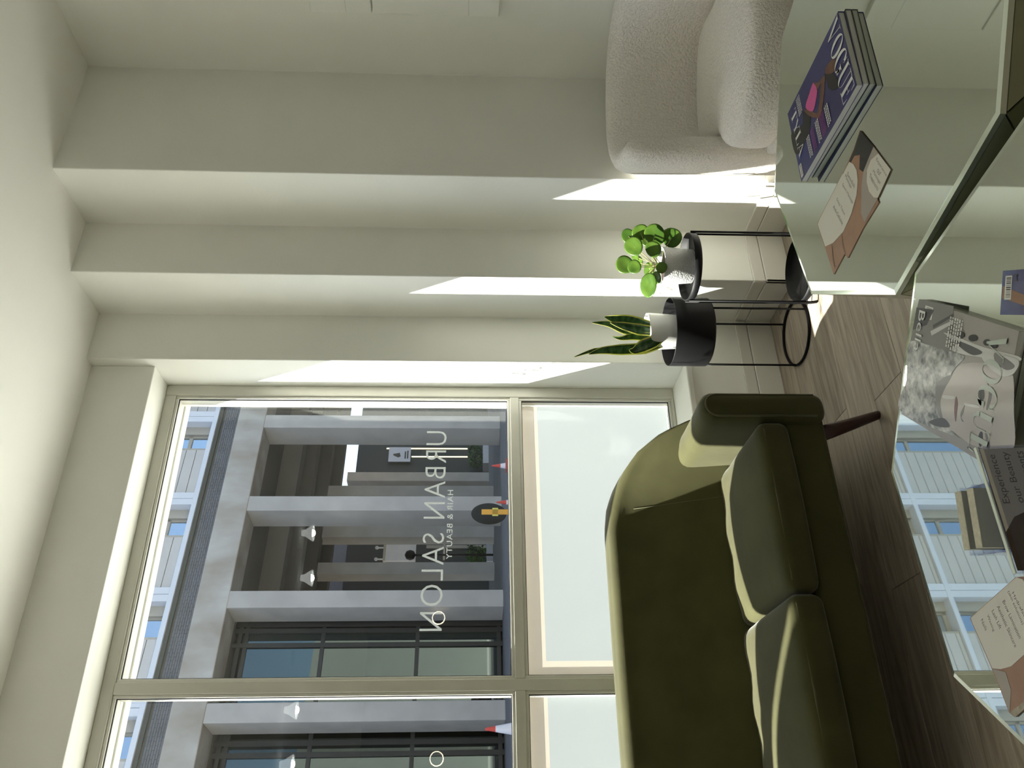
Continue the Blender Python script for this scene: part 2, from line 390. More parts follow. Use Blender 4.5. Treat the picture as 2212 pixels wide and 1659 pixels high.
# ================================================================== SOFA
sofa = thing('sofa', 'olive green velvet sofa with dark splayed legs under the window', 'sofa')
SX0, SX1 = -0.60, 1.235
yfz = lambda z: 2.635+(z-0.45)*0.42
CXM = (SX0+SX1)/2; HWB = 1.268-CXM
TOPS = [(0.0, 0.832), (0.55, 0.830), (1.0, 0.826), (1.085, 0.815), (1.15, 0.79), (1.205, 0.742), (1.245, 0.668), (1.268, 0.585)]
def top_at(x):
    for (a, b), (c, d_) in zip(TOPS, TOPS[1:]):
        if x <= c: return b+(d_-b)*(x-a)/(c-a)
    return TOPS[-1][1]
def wing(x): t_ = max(0.0, (x-0.985)/0.283); return 0.24*t_*t_*(1.5-0.5*t_)
xs_ = [k*0.06 for k in range(17)]+[0.985+0.283*(1-math.cos(PI/2*k/14)) if False else 0.985+0.283*math.sin(PI/2*k/14) for k in range(15)]
xs_ = sorted(set(round(CXM+(x-CXM)*1, 5) for x in xs_ if x >= CXM)); xs_ = [2*CXM-x for x in reversed(xs_)]+xs_
rows_ = []
for x in xs_:
    ax = CXM+abs(x-CXM); T = top_at(ax); wg = wing(ax); rr_ = 0.045; yr = 2.935
    sec = [(2.66, 0.24)]+[(min(yfz(z)-wg*min(1, 0.35+z), yr-0.1), z) for z in (0.36, 0.44, 0.50, 0.56, T-0.12, T-0.075, T-rr_) if z <= T-rr_+1e-6]
    while len(sec) < 8: sec.insert(1, (sec[0][0]*0.5+sec[1][0]*0.5, sec[0][1]*0.5+sec[1][1]*0.5))
    yft = yfz(T-rr_)-wg*min(1, 0.35+T-rr_)
    sec = sorted(sec[:1]+sec[1:], key=lambda q: q[1])
    for k in range(1, 7): a = PI/2*k/6; sec.append((yft+rr_*(1-math.cos(a)), T-rr_+rr_*math.sin(a)))
    for k in range(1, 6): sec.append((yft+rr_+(yr-0.04-yft-rr_)*k/5, T+0.006*math.sin(PI*k/5)))
    for k in range(1, 6): a = PI/2*k/5; sec.append((yr-0.04+0.04*math.sin(a), T-0.04+0.04*math.cos(a)))
    sec += [(yr, 0.5), (yr, 0.24)]
    rows_.append([(x, a, b) for a, b in sec])
n_ = len(rows_[0]); ff = []
for i in range(len(rows_)-1):
    for k in range(n_): ff.append((i*n_+k, i*n_+(k+1) % n_, (i+1)*n_+(k+1) % n_, (i+1)*n_+k))
ff += [tuple(range(n_)), tuple((len(rows_)-1)*n_+k for k in range(n_-1, -1, -1))]
obj('back', MB().add([q for r in rows_ for q in r], ff), M_GREEN, sofa, smooth=True)
box('base', SX0+0.02, SX1-0.02, 2.235, 2.90, 0.216, 0.352, M_GREEN, sofa, bevel=0.018, bseg=4)
for s_ in (1, -1):
    cxa = 1.182 if s_ > 0 else SX0+0.053
    def arm(q, s_=s_):
        k = (q.y+0.35)/0.7
        return Vector((q.x+s_*0.030*k*max(0, q.z+0.2)/0.4, q.y, q.z-0.012*math.sin(k*PI)*(q.z > 0)))
    ao = obj('arm', softbox((cxa, 2.545, 0.412), (0.054, 0.352, 0.200), 0.045, 15, arm), M_GREEN, sofa, smooth=True)
    # piping on the front panel of the arm
    pth = []
    for a in range(13):
        th = PI*a/12; pth.append((cxa-0.037*math.cos(th), 2.202, 0.560+0.036*math.sin(th)))
    pth = [(cxa-0.037, 2.202, 0.25)]+pth+[(cxa+0.037, 2.202, 0.25)]
    obj('piping', MB().tube(pth, 0.0035, 6), M_PIPE, ao, smooth=True)
for k in range(3):
    x1 = 1.128-0.532*k; x0 = x1-0.528
    def crown(q):
        a, b = q.x/0.264, q.y/0.225
        if q.z > 0: q = Vector((q.x, q.y, q.z+0.030*(1-a*a)*(1-b*b)+0.004*math.sin(9*a+k)*(b > 0.5)))
        q.y -= 0.012*(1-a*a)*(b < -0.5)
        return q
    cu = obj('seat_cushion', softbox(((x0+x1)/2, 2.425, 0.396), (0.264, 0.228, 0.050), 0.032, 19, crown), M_GREEN, sofa, smooth=True)
    zt = 0.431
    pp = [(x0+0.012, 2.60, zt), (x0+0.012, 2.23, zt), (x0+0.03, 2.2, zt-0.002), ((x0+x1)/2, 2.189, zt-0.001), (x1-0.03, 2.2, zt-0.002), (x1-0.012, 2.23, zt), (x1-0.012, 2.60, zt)]
    obj('piping', MB().tube(pp, 0.003, 6), M_PIPE, cu, smooth=True)
# seams of the back wings
for xs in (1.045, SX0+SX1-1.045):
    ax = CXM+abs(xs-CXM); pth = [(xs, yfz(z)-wing(ax)*min(1, 0.35+z)-0.0003, z) for z in (0.44, 0.5, 0.56, 0.62, 0.68, 0.74, 0.77)]
    obj('back_seam', MB().tube(pth[:-1], 0.0013, 6), M_PIPE, sofa, smooth=True)
for lx, ly, dx, dy in ((1.115, 2.27, 0.085, 0.028), (-0.48, 2.27, -0.085, 0.028), (1.115, 2.84, 0.085, 0.02), (-0.48, 2.84, -0.085, 0.02)):
    obj('leg', MB().tube([(lx, ly, 0.225), (lx+dx*0.5, ly+dy*0.5, 0.11), (lx+dx, ly+dy, 0.0)], [0.026, 0.020, 0.014], 14), M_LEG, sofa, smooth=True)
base_at(sofa, (0.32, 2.55, 0))

# ================================================================== ARMCHAIR
CC = Vector((2.448, 1.960, 0)); CA = math.radians(28)       # direction of the back
bd = Vector((math.sin(CA), math.cos(CA), 0)); bs = Vector((math.cos(CA), -math.sin(CA), 0))   # back, right
chair = thing('tub_armchair', 'cream boucle tub armchair with a curved back beside the pillars', 'armchair')
def cp(a, r, z):     # angle from back, radius, height
    n = 2.5; ca, sa = math.cos(a), math.sin(a); k = (abs(ca)**n+abs(sa)**n)**(-1/n)
    return CC+(bd*ca+bs*sa)*r*k+Vector((0, 0, z))
mb = MB(); NA, ringn = 60, 0; A1 = math.radians(103); rows_ = []
for i in range(NA+1):
    u = math.sin(PI/2*(-1+2*i/NA)); a = A1*u
    e = max(0.0, (abs(u)-0.90)/0.10); sh = math.sqrt(max(0.0, 1-e*e))*0.95+0.05
    top = 0.797-0.012*abs(u)**2-0.055*e**3; ro, th = 0.372, 0.105
    rm = ro-th/2; ht = th/2*sh; sec = []
    for (rr, zz) in ((ht*0.7, 0.055), (ht, 0.075), (ht*1.0, 0.3), (ht, 0.55), (ht, top-0.085), (ht*0.92, top-0.045), (ht*0.68, top-0.015), (ht*0.25, top-0.001),
                     (-ht*0.25, top-0.001), (-ht*0.68, top-0.015), (-ht*0.92, top-0.045), (-ht, top-0.085), (-ht, 0.55), (-ht*1.0, 0.3), (-ht, 0.075), (-ht*0.7, 0.055)):
        tilt = 0.02*(zz-0.45) if rr < 0 else 0.012*(zz-0.4)
        sec.append(cp(a, rm+rr+tilt, zz))
    rows_.append(sec)
n_ = len(rows_[0]); v = [q for s_ in rows_ for q in s_]; f = []
for i in range(NA):
    for k in range(n_): f.append((i*n_+k, i*n_+(k+1) % n_, (i+1)*n_+(k+1) % n_, (i+1)*n_+k))
f += [tuple(range(n_)), tuple(NA*n_+k for k in range(n_-1, -1, -1))]
obj('back_shell', MB().add(v, f), M_BOUCLE, chair, smooth=True)
mb = MB(); prof = [(0.30, 0.03), (0.335, 0.05), (0.345, 0.16), (0.345, 0.285), (0.30, 0.30)]
vv = []; ff = []; N = 48
for r, z in prof:
    for k in range(N): vv.append(cp(2*PI*k/N, r, z))
for i in range(len(prof)-1):
    for k in range(N): ff.append((i*N+k, i*N+(k+1) % N, (i+1)*N+(k+1) % N, (i+1)*N+k))
ff += [tuple(range(N)), tuple((len(prof)-1)*N+k for k in range(N))]
obj('seat_base', MB().add(vv, ff), M_BOUCLE, chair, smooth=True)
pb = obj('plinth', MB().lathe([(0.22, 0.0), (0.22, 0.032)], 32, (CC.x, CC.y, 0)), M_BLACK, chair)
# T shaped seat cushion
out = [(-0.245, 0.22), (-0.252, 0.06), (-0.255, -0.055), (-0.335, -0.085), (-0.352, -0.16), (-0.325, -0.26), (-0.24, -0.335), (-0.12, -0.372), (0, -0.382)]
out = out+[(-a, b) for a, b in reversed(out[:-1])]+[(0.12, 0.262), (-0.12, 0.262)]
def cush(z, k, dz=0): return [CC+bs*a*k+bd*(b*k) + Vector((0, 0, z)) for a, b in out]
lv = [(0.292, 0.90), (0.30, 0.97), (0.325, 1.0), (0.395, 1.0), (0.43, 0.985), (0.452, 0.93), (0.464, 0.78), (0.470, 0.45)]
vv = []; ff = []; N = len(out)
for z, k in lv: vv += cush(z, k)
for i in range(len(lv)-1):
    for k in range(N): ff.append((i*N+k, i*N+(k+1) % N, (i+1)*N+(k+1) % N, (i+1)*N+k))
ff += [tuple(range(N)), tuple((len(lv)-1)*N+k for k in range(N))]
obj('seat_cushion', MB().add(vv, ff), M_BOUCLE, chair, smooth=True, sub=2)
for a0 in (math.radians(38), math.radians(-75)):
    side = 1 if a0 > 0 else -1
    pth = [cp(a0, (0.268+0.02*(z-0.45) if side > 0 else 0.373+0.012*(z-0.4)), z) for z in (0.42, 0.5, 0.6, 0.69, 0.74)]
    obj('seam', MB().tube(pth, 0.0022, 6), M_BOUCLE, chair, smooth=True)
base_at(chair, (CC.x, CC.y, 0))

# ================================================================== MIRRORED TABLES
ZTAB = 0.50
def oct_table(label, cx, cy, R, a):
    t = thing('mirrored_coffee_table', label, 'coffee table', 'octagonal mirrored coffee tables')
    P = lambda r, ang, z: Vector((cx+r*math.cos(ang), cy+r*math.sin(ang), z))
    T = [P(R, a+k*PI/4, ZTAB-0.012) for k in range(8)]; W_ = [P(R*0.945, a+(k+0.5)*PI/4, 0.28) for k in range(8)]; B = [P(R*0.93, a+k*PI/4, 0.0) for k in range(8)]
    top = MB(); Ti = [P(R-0.010, a+k*PI/4, ZTAB) for k in range(8)]; To = [P(R, a+k*PI/4, ZTAB-0.002) for k in range(8)]
    top.add(Ti+[Vector((q.x, q.y, ZTAB-0.008)) for q in Ti], [tuple(range(8)), tuple(range(15, 7, -1))]+[(i, 8+i, 8+(i+1) % 8, (i+1) % 8) for i in range(8)])
    obj('top_mirror', top, M_MIRROR, t)
    for i in range(8):
        j = (i+1) % 8
        rim = MB().add([Ti[i]+Vector((0, 0, -0.0002)), Ti[j]+Vector((0, 0, -0.0002)), To[j], To[i], T[i], T[j], T[j]+(Ti[j]-To[j]), T[i]+(Ti[i]-To[i])], [(0, 1, 2, 3), (3, 2, 5, 4), (4, 5, 6, 7), (7, 6, 1, 0), (0, 3, 4, 7), (1, 6, 5, 2)])
        obj('edge_strip', rim, M_BEVEL, t)
        def facet(A, B_, C):
            n = (B_-A).cross(C-A).normalized(); g = (A+B_+C)/3
            if n.dot(g-Vector((cx, cy, g.z))) < 0: n = -n
            sh = [q+(g-q)*0.02 for q in (A, B_, C)]
            obj('facet_mirror', MB().add(sh+[q-n*0.004 for q in sh], [(0, 1, 2), (5, 4, 3), (0, 3, 4, 1), (1, 4, 5, 2), (2, 5, 3, 0)]), M_FACET, t)
        facet(T[i], T[j], W_[i]); facet(W_[i-1], W_[i], T[i]); facet(B[i], B[j], W_[i]); facet(W_[i-1], W_[i], B[i])
    core = MB()
    ins = lambda q, k: Vector((cx+(q.x-cx)*k, cy+(q.y-cy)*k, q.z))
    rings = [[ins(q, 0.975) for q in B], [ins(q, 0.975) for q in W_], [ins(q, 0.98) for q in T]]
    v = [q for r in rings for q in r]; f = [tuple(range(7, -1, -1)), tuple(range(16, 24))]
    for i in range(8):
        j = (i+1) % 8; f += [(i, j, 8+i), (8+i-1 if i else 15, i, 8+i), (16+i, 8+i, 16+j), (8+(i-1) % 8, 8+i, 16+i)]
    obj('core', core.add(v, f), M_GASKET, t)
    base_at(t, (cx, cy, 0)); return t
oct_table('octagonal mirrored coffee table holding the blue magazine, beside the cream armchair', 1.4292, 1.1370, 0.5218, 0.5505)
oct_table('octagonal mirrored coffee table holding the grey portrait magazine and card holder', 0.4593, 0.9605, 0.5076, 0.4511)

# ================================================================== PLANT STANDS AND PLANTS
def ringpts(cx, cy, z, r, n=40): return [(cx+r*math.cos(2*PI*k/n), cy+r*math.sin(2*PI*k/n), z) for k in range(n)]
P1 = (1.80, 2.73)
st = thing('pot_stand', 'black cylindrical planter on three thin rods and a floor ring', 'plant stand')
obj('planter_pot', MB().lathe([(0.0005, 0.372), (0.128, 0.372), (0.139, 0.380), (0.139, 0.530), (0.1355, 0.531), (0.1355, 0.388), (0.0005, 0.386)], 56, (P1[0], P1[1], 0), caps=False), M_BLACK, st, smooth=True, bevel=0.002)
obj('floor_ring', MB().tube(ringpts(P1[0], P1[1], 0.0055, 0.132), 0.0055, 8, closed=True), M_BLACK, st, smooth=True)
for px in ((1695, 700), (1741, 673), (1724, 779)):
    q = onz(px[0], px[1], 0.0); a = math.atan2(q.y-P1[1], q.x-P1[0])
    e = (P1[0]+0.132*math.cos(a), P1[1]+0.132*math.sin(a))
    obj('rod', MB().tube([(e[0], e[1], 0.006), (e[0], e[1], 0.40)], 0.0042, 8), M_BLACK, st, smooth=True)
base_at(st, (P1[0], P1[1], 0))

P2 = (1.92, 2.46); ZT_ = 0.482
st = thing('tray_stand', 'two-tier black wire plant stand with round trays', 'plant stand')
for z in (0.045, ZT_):
    obj('tray', MB().lathe([(0.0005, z-0.004), (0.126, z-0.004), (0.130, z), (0.130, z+0.024), (0.1265, z+0.024), (0.1255, z+0.002), (0.0005, z)], 56, (P2[0], P2[1], 0), caps=False), M_BLACK, st, smooth=True)
vd = math.atan2(P2[1], P2[0])     # away from the middle of the room
for s_ in (1, -1):
    pa, pb_ = vd-s_*PI/2+0.34, vd-s_*PI/2-0.12
    e = [(P2[0]+0.134*math.cos(q), P2[1]+0.134*math.sin(q)) for q in (pa, pb_)]
    pth = [(e[0][0], e[0][1], 0.50), (e[0][0], e[0][1], 0.02), (e[0][0], e[0][1], 0.006)]
    pth2 = [(e[0][0]*0.8+e[1][0]*0.2, e[0][1]*0.8+e[1][1]*0.2, 0.004), (e[0][0]*0.2+e[1][0]*0.8, e[0][1]*0.2+e[1][1]*0.8, 0.004)]
    pth3 = [(e[1][0], e[1][1], 0.006), (e[1][0], e[1][1], 0.02), (e[1][0], e[1][1], 0.50)]
    obj('wire_leg', MB().tube(pth+pth2+pth3, 0.004, 8), M_BLACK, st, smooth=True)
base_at(st, (P2[0], P2[1], 0))

# white pot with snake plant, standing in the black planter
sp = thing('potted_snake_plant', 'snake plant with yellow-edged leaves in a smooth white pot', 'plant')
WZ = 0.3885
obj('pot', MB().lathe([(0.0005, WZ), (0.058, WZ), (0.062, WZ+0.004), (0.0755, WZ+0.226), (0.0755, WZ+0.232), (0.0715, WZ+0.232), (0.0695, WZ+0.20), (0.0005, WZ+0.20)], 48, (P1[0], P1[1], 0), caps=False), M_WPOT, sp, smooth=True)
obj('soil', MB().lathe([(0.0005, WZ+0.204), (0.068, WZ+0.203)], 32, (P1[0], P1[1], 0), caps=False), M_SOIL, sp)
M_SNAKE = leafmat('snake_leaf', (0.018, 0.06, 0.018), (0.07, 0.16, 0.05), 26, (1, 1, 2.2), 0.25)
M_SNAKEY = leafmat('snake_leaf_margin', (0.50, 0.52, 0.10), (0.62, 0.62, 0.18), 20, None, 0.35)
def strap_leaf(parent, pix, widths, depth, twist=0.0):
    """pix: photo points base->tip on a vertical plane through the pot"""
    pts = [ony(x, y, P1[1]+depth[0]+(depth[1]-depth[0])*i/(len(pix)-1)) for i, (x, y) in enumerate(pix)]
    fine = []; m = len(pts)
    for i in range(m-1):
        p0, p1, p2, p3 = pts[max(i-1, 0)], pts[i], pts[i+1], pts[min(i+2, m-1)]
        for k in range(5):
            t_ = k/5; fine.append((0.5*((2*p1)+(p2-p0)*t_+(2*p0-5*p1+4*p2-p3)*t_*t_+(3*p1-p0-3*p2+p3)*t_**3), (i+t_)/(m-1)))
    fine.append((pts[-1], 1.0))
    A, Bm, n = MB(), MB(), len(fine); rows = []
    for i, (q, t_) in enumerate(fine):
        x = t_*(len(widths)-1); k = min(int(x), len(widths)-2); wv = 1.3*(widths[k]*(1-(x-k))+widths[k+1]*(x-k))
        tg = (fine[min(i+1, n-1)][0]-fine[max(i-1, 0)][0]).normalized()
        side = tg.cross(Vector((-0.5, -0.86, 0.1))).normalized()
        ang = twist*t_; nrm = side.cross(tg).normalized(); side = (side*math.cos(ang)+nrm*math.sin(ang)).normalized(); nrm = side.cross(tg).normalized()
        rows.append([q+side*wv*s_+nrm*wv*0.35*(abs(s_)**2-0.4) for s_ in (-1, -0.78, -0.4, 0, 0.4, 0.78, 1)]+[nrm])
    th = 0.0014
    for (mbx, cols) in ((A, (1, 2, 3, 4, 5)), (Bm, (0, 1)), (Bm, (5, 6))):
        c = len(cols); v = []; f = []
        for r in rows: v += [r[k]+r[7]*th for k in cols]+[r[k]-r[7]*th for k in cols]
        for i in range(n-1):
            a0, b0 = i*2*c, (i+1)*2*c
            for k in range(c-1): f += [(a0+k, a0+k+1, b0+k+1, b0+k), (a0+c+k, b0+c+k, b0+c+k+1, a0+c+k+1)]
            f += [(a0, b0, b0+c, a0+c), (a0+c-1, a0+2*c-1, b0+2*c-1, b0+c-1)]
        mbx.add(v, f)
    lo = obj('leaf', A, M_SNAKE, parent, smooth=True); obj('leaf_margin', Bm, M_SNAKEY, lo, smooth=True)
strap_leaf(sp, [(1432, 742), (1392, 752), (1340, 755), (1300, 757), (1272, 765)], [0.010, 0.018, 0.017, 0.011, 0.0008], (0.0, -0.02), 0.3)
strap_leaf(sp, [(1432, 735), (1385, 748), (1325, 757), (1285, 757), (1241, 771)], [0.008, 0.013, 0.008, 0.007, 0.0008], (0.03, 0.05), -0.4)
strap_leaf(sp, [(1432, 720), (1400, 707), (1360, 694), (1325, 689), (1306, 684)], [0.010, 0.021, 0.020, 0.013, 0.0008], (-0.01, -0.03), 0.2)
strap_leaf(sp, [(1432, 725), (1395, 718), (1350, 712), (1315, 700), (1279, 697)], [0.010, 0.017, 0.016, 0.010, 0.0008], (0.02, 0.04), -0.2)
strap_leaf(sp, [(1432, 730), (1405, 728), (1370, 726), (1342, 730), (1324, 727)], [0.010, 0.015, 0.012, 0.007, 0.0008], (-0.02, -0.03), 0.5)
strap_leaf(sp, [(1432, 728), (1412, 738), (1388, 748), (1370, 757), (1359, 755)], [0.010, 0.020, 0.021, 0.012, 0.0008], (-0.03, -0.05), 0.2)
strap_leaf(sp, [(1432, 722), (1405, 715), (1380, 712), (1345, 704), (1318, 697)], [0.010, 0.016, 0.018, 0.012, 0.0008], (-0.03, -0.06), -0.3)
base_at(sp, (P1[0], P1[1], WZ))

# pilea in the scale-textured pot
M_SCALE = mat('scale_pot', (0.62, 0.63, 0.62), 0.45)
n = M_SCALE.node_tree.nodes; L = M_SCALE.node_tree.links
tc = n.new('ShaderNodeTexCoord'); vo = n.new('ShaderNodeTexVoronoi'); vo.inputs['Scale'].default_value = 150; mp = n.new('ShaderNodeMapping'); mp.inputs['Scale'].default_value = (1, 1, 1.5)
L.new(tc.outputs['Object'], mp.inputs[0]); L.new(mp.outputs[0], vo.inputs['Vector'])
bp = n.new('ShaderNodeBump'); bp.inputs['Strength'].default_value = 0.45; bp.inputs['Distance'].default_value = 0.003; L.new(vo.outputs['Distance'], bp.inputs['Height']); bp.invert = True
L.new(bp.outputs[0], n['Principled BSDF'].inputs['Normal'])
pp_ = thing('potted_pilea', 'round-leaved pilea plant in a scale-textured pale pot on the tray', 'plant')
PZ = ZT_+0.0005
PC = (1.915, 2.45)
obj('pot', MB().lathe([(0.0005, PZ), (0.058, PZ), (0.064, PZ+0.006), (0.0725, PZ+0.118), (0.0725, PZ+0.124), (0.069, PZ+0.124), (0.067, PZ+0.105), (0.0005, PZ+0.105)], 48, (PC[0], PC[1], 0), caps=False), M_SCALE, pp_, smooth=True)
obj('soil', MB().lathe([(0.0005, PZ+0.110), (0.066, PZ+0.108)], 32, (PC[0], PC[1], 0), caps=False), M_SOIL, pp_)
M_PIL = leafmat('pilea_leaf', (0.07, 0.165, 0.02), (0.155, 0.28, 0.04), 14, None, 0.5)
M_STEM = mat('pilea_stem', (0.16, 0.10, 0.05), 0.6)
M_PET = mat('pilea_petiole', (0.30, 0.30, 0.10), 0.5)
crown_c = Vector((PC[0], PC[1], PZ+0.155))
obj('stem', MB().tube([(PC[0], PC[1], PZ+0.10), (PC[0]+0.004, PC[1], PZ+0.135), crown_c], [0.006, 0.005, 0.004], 8), M_STEM, pp_, smooth=True)
LV = [(655, 410, 46, 40, .03), (735, 385, 50, 42, -.03), (835, 400, 66, 52, -.05), (690, 480, 62, 52, .0), (825, 500, 50, 46, -.07), (950, 420, 64, 46, -.06), (780, 435, 40, 34, .05),
      (630, 605, 58, 36, .0), (695, 620, 46, 36, -.03), (720, 590, 42, 26, .05), (795, 642, 52, 26, .03), (880, 625, 38, 32, -.05), (800, 685, 32, 26, .04), (845, 695, 42, 26, -.02), (790, 745, 82, 40, -.03), (700, 550, 32, 18, .04)]
for i, (lx, ly, ra, rb, dp) in enumerate(LV):
    px, py = 1150+lx*0.3165, 380+ly*0.3165; q = ony(px, py, PC[1]+dp)
    k = 0.3165/FPX*(q-CAM).dot(F); r1, r2 = ra*k, rb*k; r = max(r1, r2)*1.18
    view = (CAM-q).normalized(); tl = Vector((random.uniform(-.35, .35), random.uniform(-.3, .1), random.uniform(0.15, 0.7))); nn = (view+tl).normalized()
    if rb/ra < 0.62: nn = (view*0.55+Vector((0.1*(-1)**i, 0, 1.0))).normalized()
    a_ = nn.orthogonal().normalized(); b_ = nn.cross(a_); v = [q-nn*r*0.10]; f = []; N = 20
    for rr_, dz in ((0.5, -0.045), (0.85, 0.0), (1.0, -0.02)):
        for j in range(N):
            an = 2*PI*j/N; rad = r*rr_*(1+0.03*math.sin(3*an+i)); v.append(q+(a_*math.cos(an)*1.0+b_*math.sin(an)*0.88)*rad+nn*r*dz)
    for j in range(N): f.append((0, 1+j, 1+(j+1) % N))
    for g in range(2):
        for j in range(N): f.append((1+g*N+j, 1+(g+1)*N+j, 1+(g+1)*N+(j+1) % N, 1+g*N+(j+1) % N))
    m0 = len(v); v2 = v+[Vector(p_)-nn*0.0012 for p_ in v]; f2 = f+[tuple(m0+k_ for k_ in reversed(fc)) for fc in f]+[(1+2*N+j, m0+1+2*N+j, m0+1+2*N+(j+1) % N, 1+2*N+(j+1) % N) for j in range(N)]
    lf = obj('leaf', MB().add(v2, f2), M_PIL, pp_, smooth=True)
    base = Vector((PC[0]+random.uniform(-.01, .01), PC[1]+random.uniform(-.01, .01), PZ+0.12+0.035*random.random()))
    mid = base.lerp(q, 0.55)+Vector((0, 0, 0.012))
    obj('petiole', MB().tube([base, mid, q-nn*(r*0.1+0.001)], 0.0015, 6), M_PET, lf, smooth=True)
base_at(pp_, (PC[0], PC[1], PZ))

# ================================================================== THINGS ON THE TABLES
ZU = Vector((0, 0, 1))
M_INKW = mat('print_white', (0.72, 0.72, 0.68), 0.45); M_INKK = mat('print_black', (0.012, 0.012, 0.014), 0.4)
M_INKP = mat('print_pink', (0.62, 0.09, 0.30), 0.4); M_INKM = mat('print_magenta', (0.25, 0.03, 0.22), 0.4)
M_SKIN1 = mat('print_brown_skin', (0.17, 0.075, 0.045), 0.4, noise=0.3, nscale=60)
M_SKIN2 = mat('print_tan_skin', (0.36, 0.20, 0.12), 0.45, noise=0.18, nscale=22)
M_SKIN3 = mat('print_skin_shade', (0.22, 0.115, 0.07), 0.45)
M_CREAM = mat('print_cream', (0.66, 0.63, 0.55), 0.5); M_TAUPE = mat('print_taupe', (0.35, 0.31, 0.26), 0.5)
M_HAIR = mat('print_dark_hair', (0.022, 0.02, 0.02), 0.5); M_GREYTX = mat('print_grey_text', (0.16, 0.15, 0.14), 0.6)
M_BLUEC = mat('cover_blue', (0.016, 0.013, 0.11), 0.28, noise=0.35, nscale=6, col2=(0.013, 0.02, 0.16), coat=0.2)
M_GREYC = mat('cover_grey', (0.36, 0.335, 0.31), 0.25, noise=0.12, nscale=8, coat=0.5)
M_GFACE = mat('print_grey_skin', (0.46, 0.42, 0.39), 0.3, noise=0.10, nscale=9, coat=0.4)
M_GFUR = mat('print_grey_fur', (0.62, 0.63, 0.61), 0.35, noise=0.9, nscale=75, col2=(0.05, 0.055, 0.06), coat=0.4, detail=6)
M_GDARK = mat('print_charcoal', (0.035, 0.036, 0.038), 0.35, coat=0.3); M_GMID = mat('print_mid_grey', (0.17, 0.165, 0.16), 0.35, coat=0.3)
M_GHAT = mat('print_pale_grey', (0.58, 0.58, 0.56), 0.3, coat=0.4); M_LIPS = mat('print_lips', (0.16, 0.075, 0.075), 0.3)
M_MINT = mat('print_mint', (0.46, 0.52, 0.45), 0.3, coat=0.3)

class Cover:
    def __init__(s, c, xd, w_, h_, z): s.c = Vector((c[0], c[1], z)); s.x = Vector((xd[0], xd[1], 0)).normalized(); s.y = ZU.cross(s.x); s.w, s.h, s.z = w_, h_, z
    def at(s, u, v, e=0.0): return s.c+s.x*(u-0.5)*s.w+s.y*(v-0.5)*s.h+ZU*e
def sheet(name, pts, m, parent, e=0.00025):
    """a flat printed patch with a hair of thickness"""
    n = len(pts); pts = [Vector(q) for q in pts]
    return obj(name, MB().add([q+ZU*e for q in pts]+pts, [tuple(range(n))]+[(i, n+i, n+(i+1) % n, (i+1) % n) for i in range(n)]), m, parent)
def smooth_loop(pts, k=5):
    n = len(pts); out = []
    for i in range(n):
        p0, p1, p2, p3 = pts[i-1], pts[i], pts[(i+1) % n], pts[(i+2) % n]
        for j in range(k):
            t_ = j/k; out.append(tuple(0.5*(2*p1[c]+(p2[c]-p0[c])*t_+(2*p0[c]-5*p1[c]+4*p2[c]-p3[c])*t_*t_+(3*p1[c]-p0[c]-3*p2[c]+p3[c])*t_**3) for c in (0, 1)))
    return out
ROUND = ('face', 'fur', 'eye', 'brow', 'mouth', 'arm', 'torso', 'trousers', 'shoulder', 'jaw', 'dark_patch', 'nose', 'cheek', 'lapel', 'crease', 'hat')
def pxs(name, pts, z, m, parent, fn):
    if any(name.startswith(r) for r in ROUND): pts = smooth_loop(pts)
    return sheet(name, [onz(*fn(x, y), z) for x, y in pts], m, parent)

def magazine(label, cv, z0, mcover, group=None, name='magazine'):
    t = thing(name, label, 'magazine', group); th = cv.z-z0
    def slab(nm, za, zb, ins, m):
        a = [(ins, ins), (1-ins, ins), (1-ins, 1-ins), (ins, 1-ins)]
        return obj(nm, MB().prism(a, lambda u, v: cv.at(u, v, za-cv.z), lambda u, v: cv.at(u, v, zb-cv.z)), m, t, bevel=0.0004)
    slab('back_cover', z0, z0+0.0008, 0.0, mcover); slab('pages', z0+0.0008, cv.z-0.0008, 0.006, M_PAPER); slab('front_cover', cv.z-0.0008, cv.z, 0.0, mcover)
    obj('spine', MB().prism([(0.0, 0.0), (0.005, 0.0), (0.005, 1.0), (0.0, 1.0)], lambda u, v: cv.at(u, v, z0+0.0008-cv.z), lambda u, v: cv.at(u, v, -0.0008)), mcover, t)
    return t
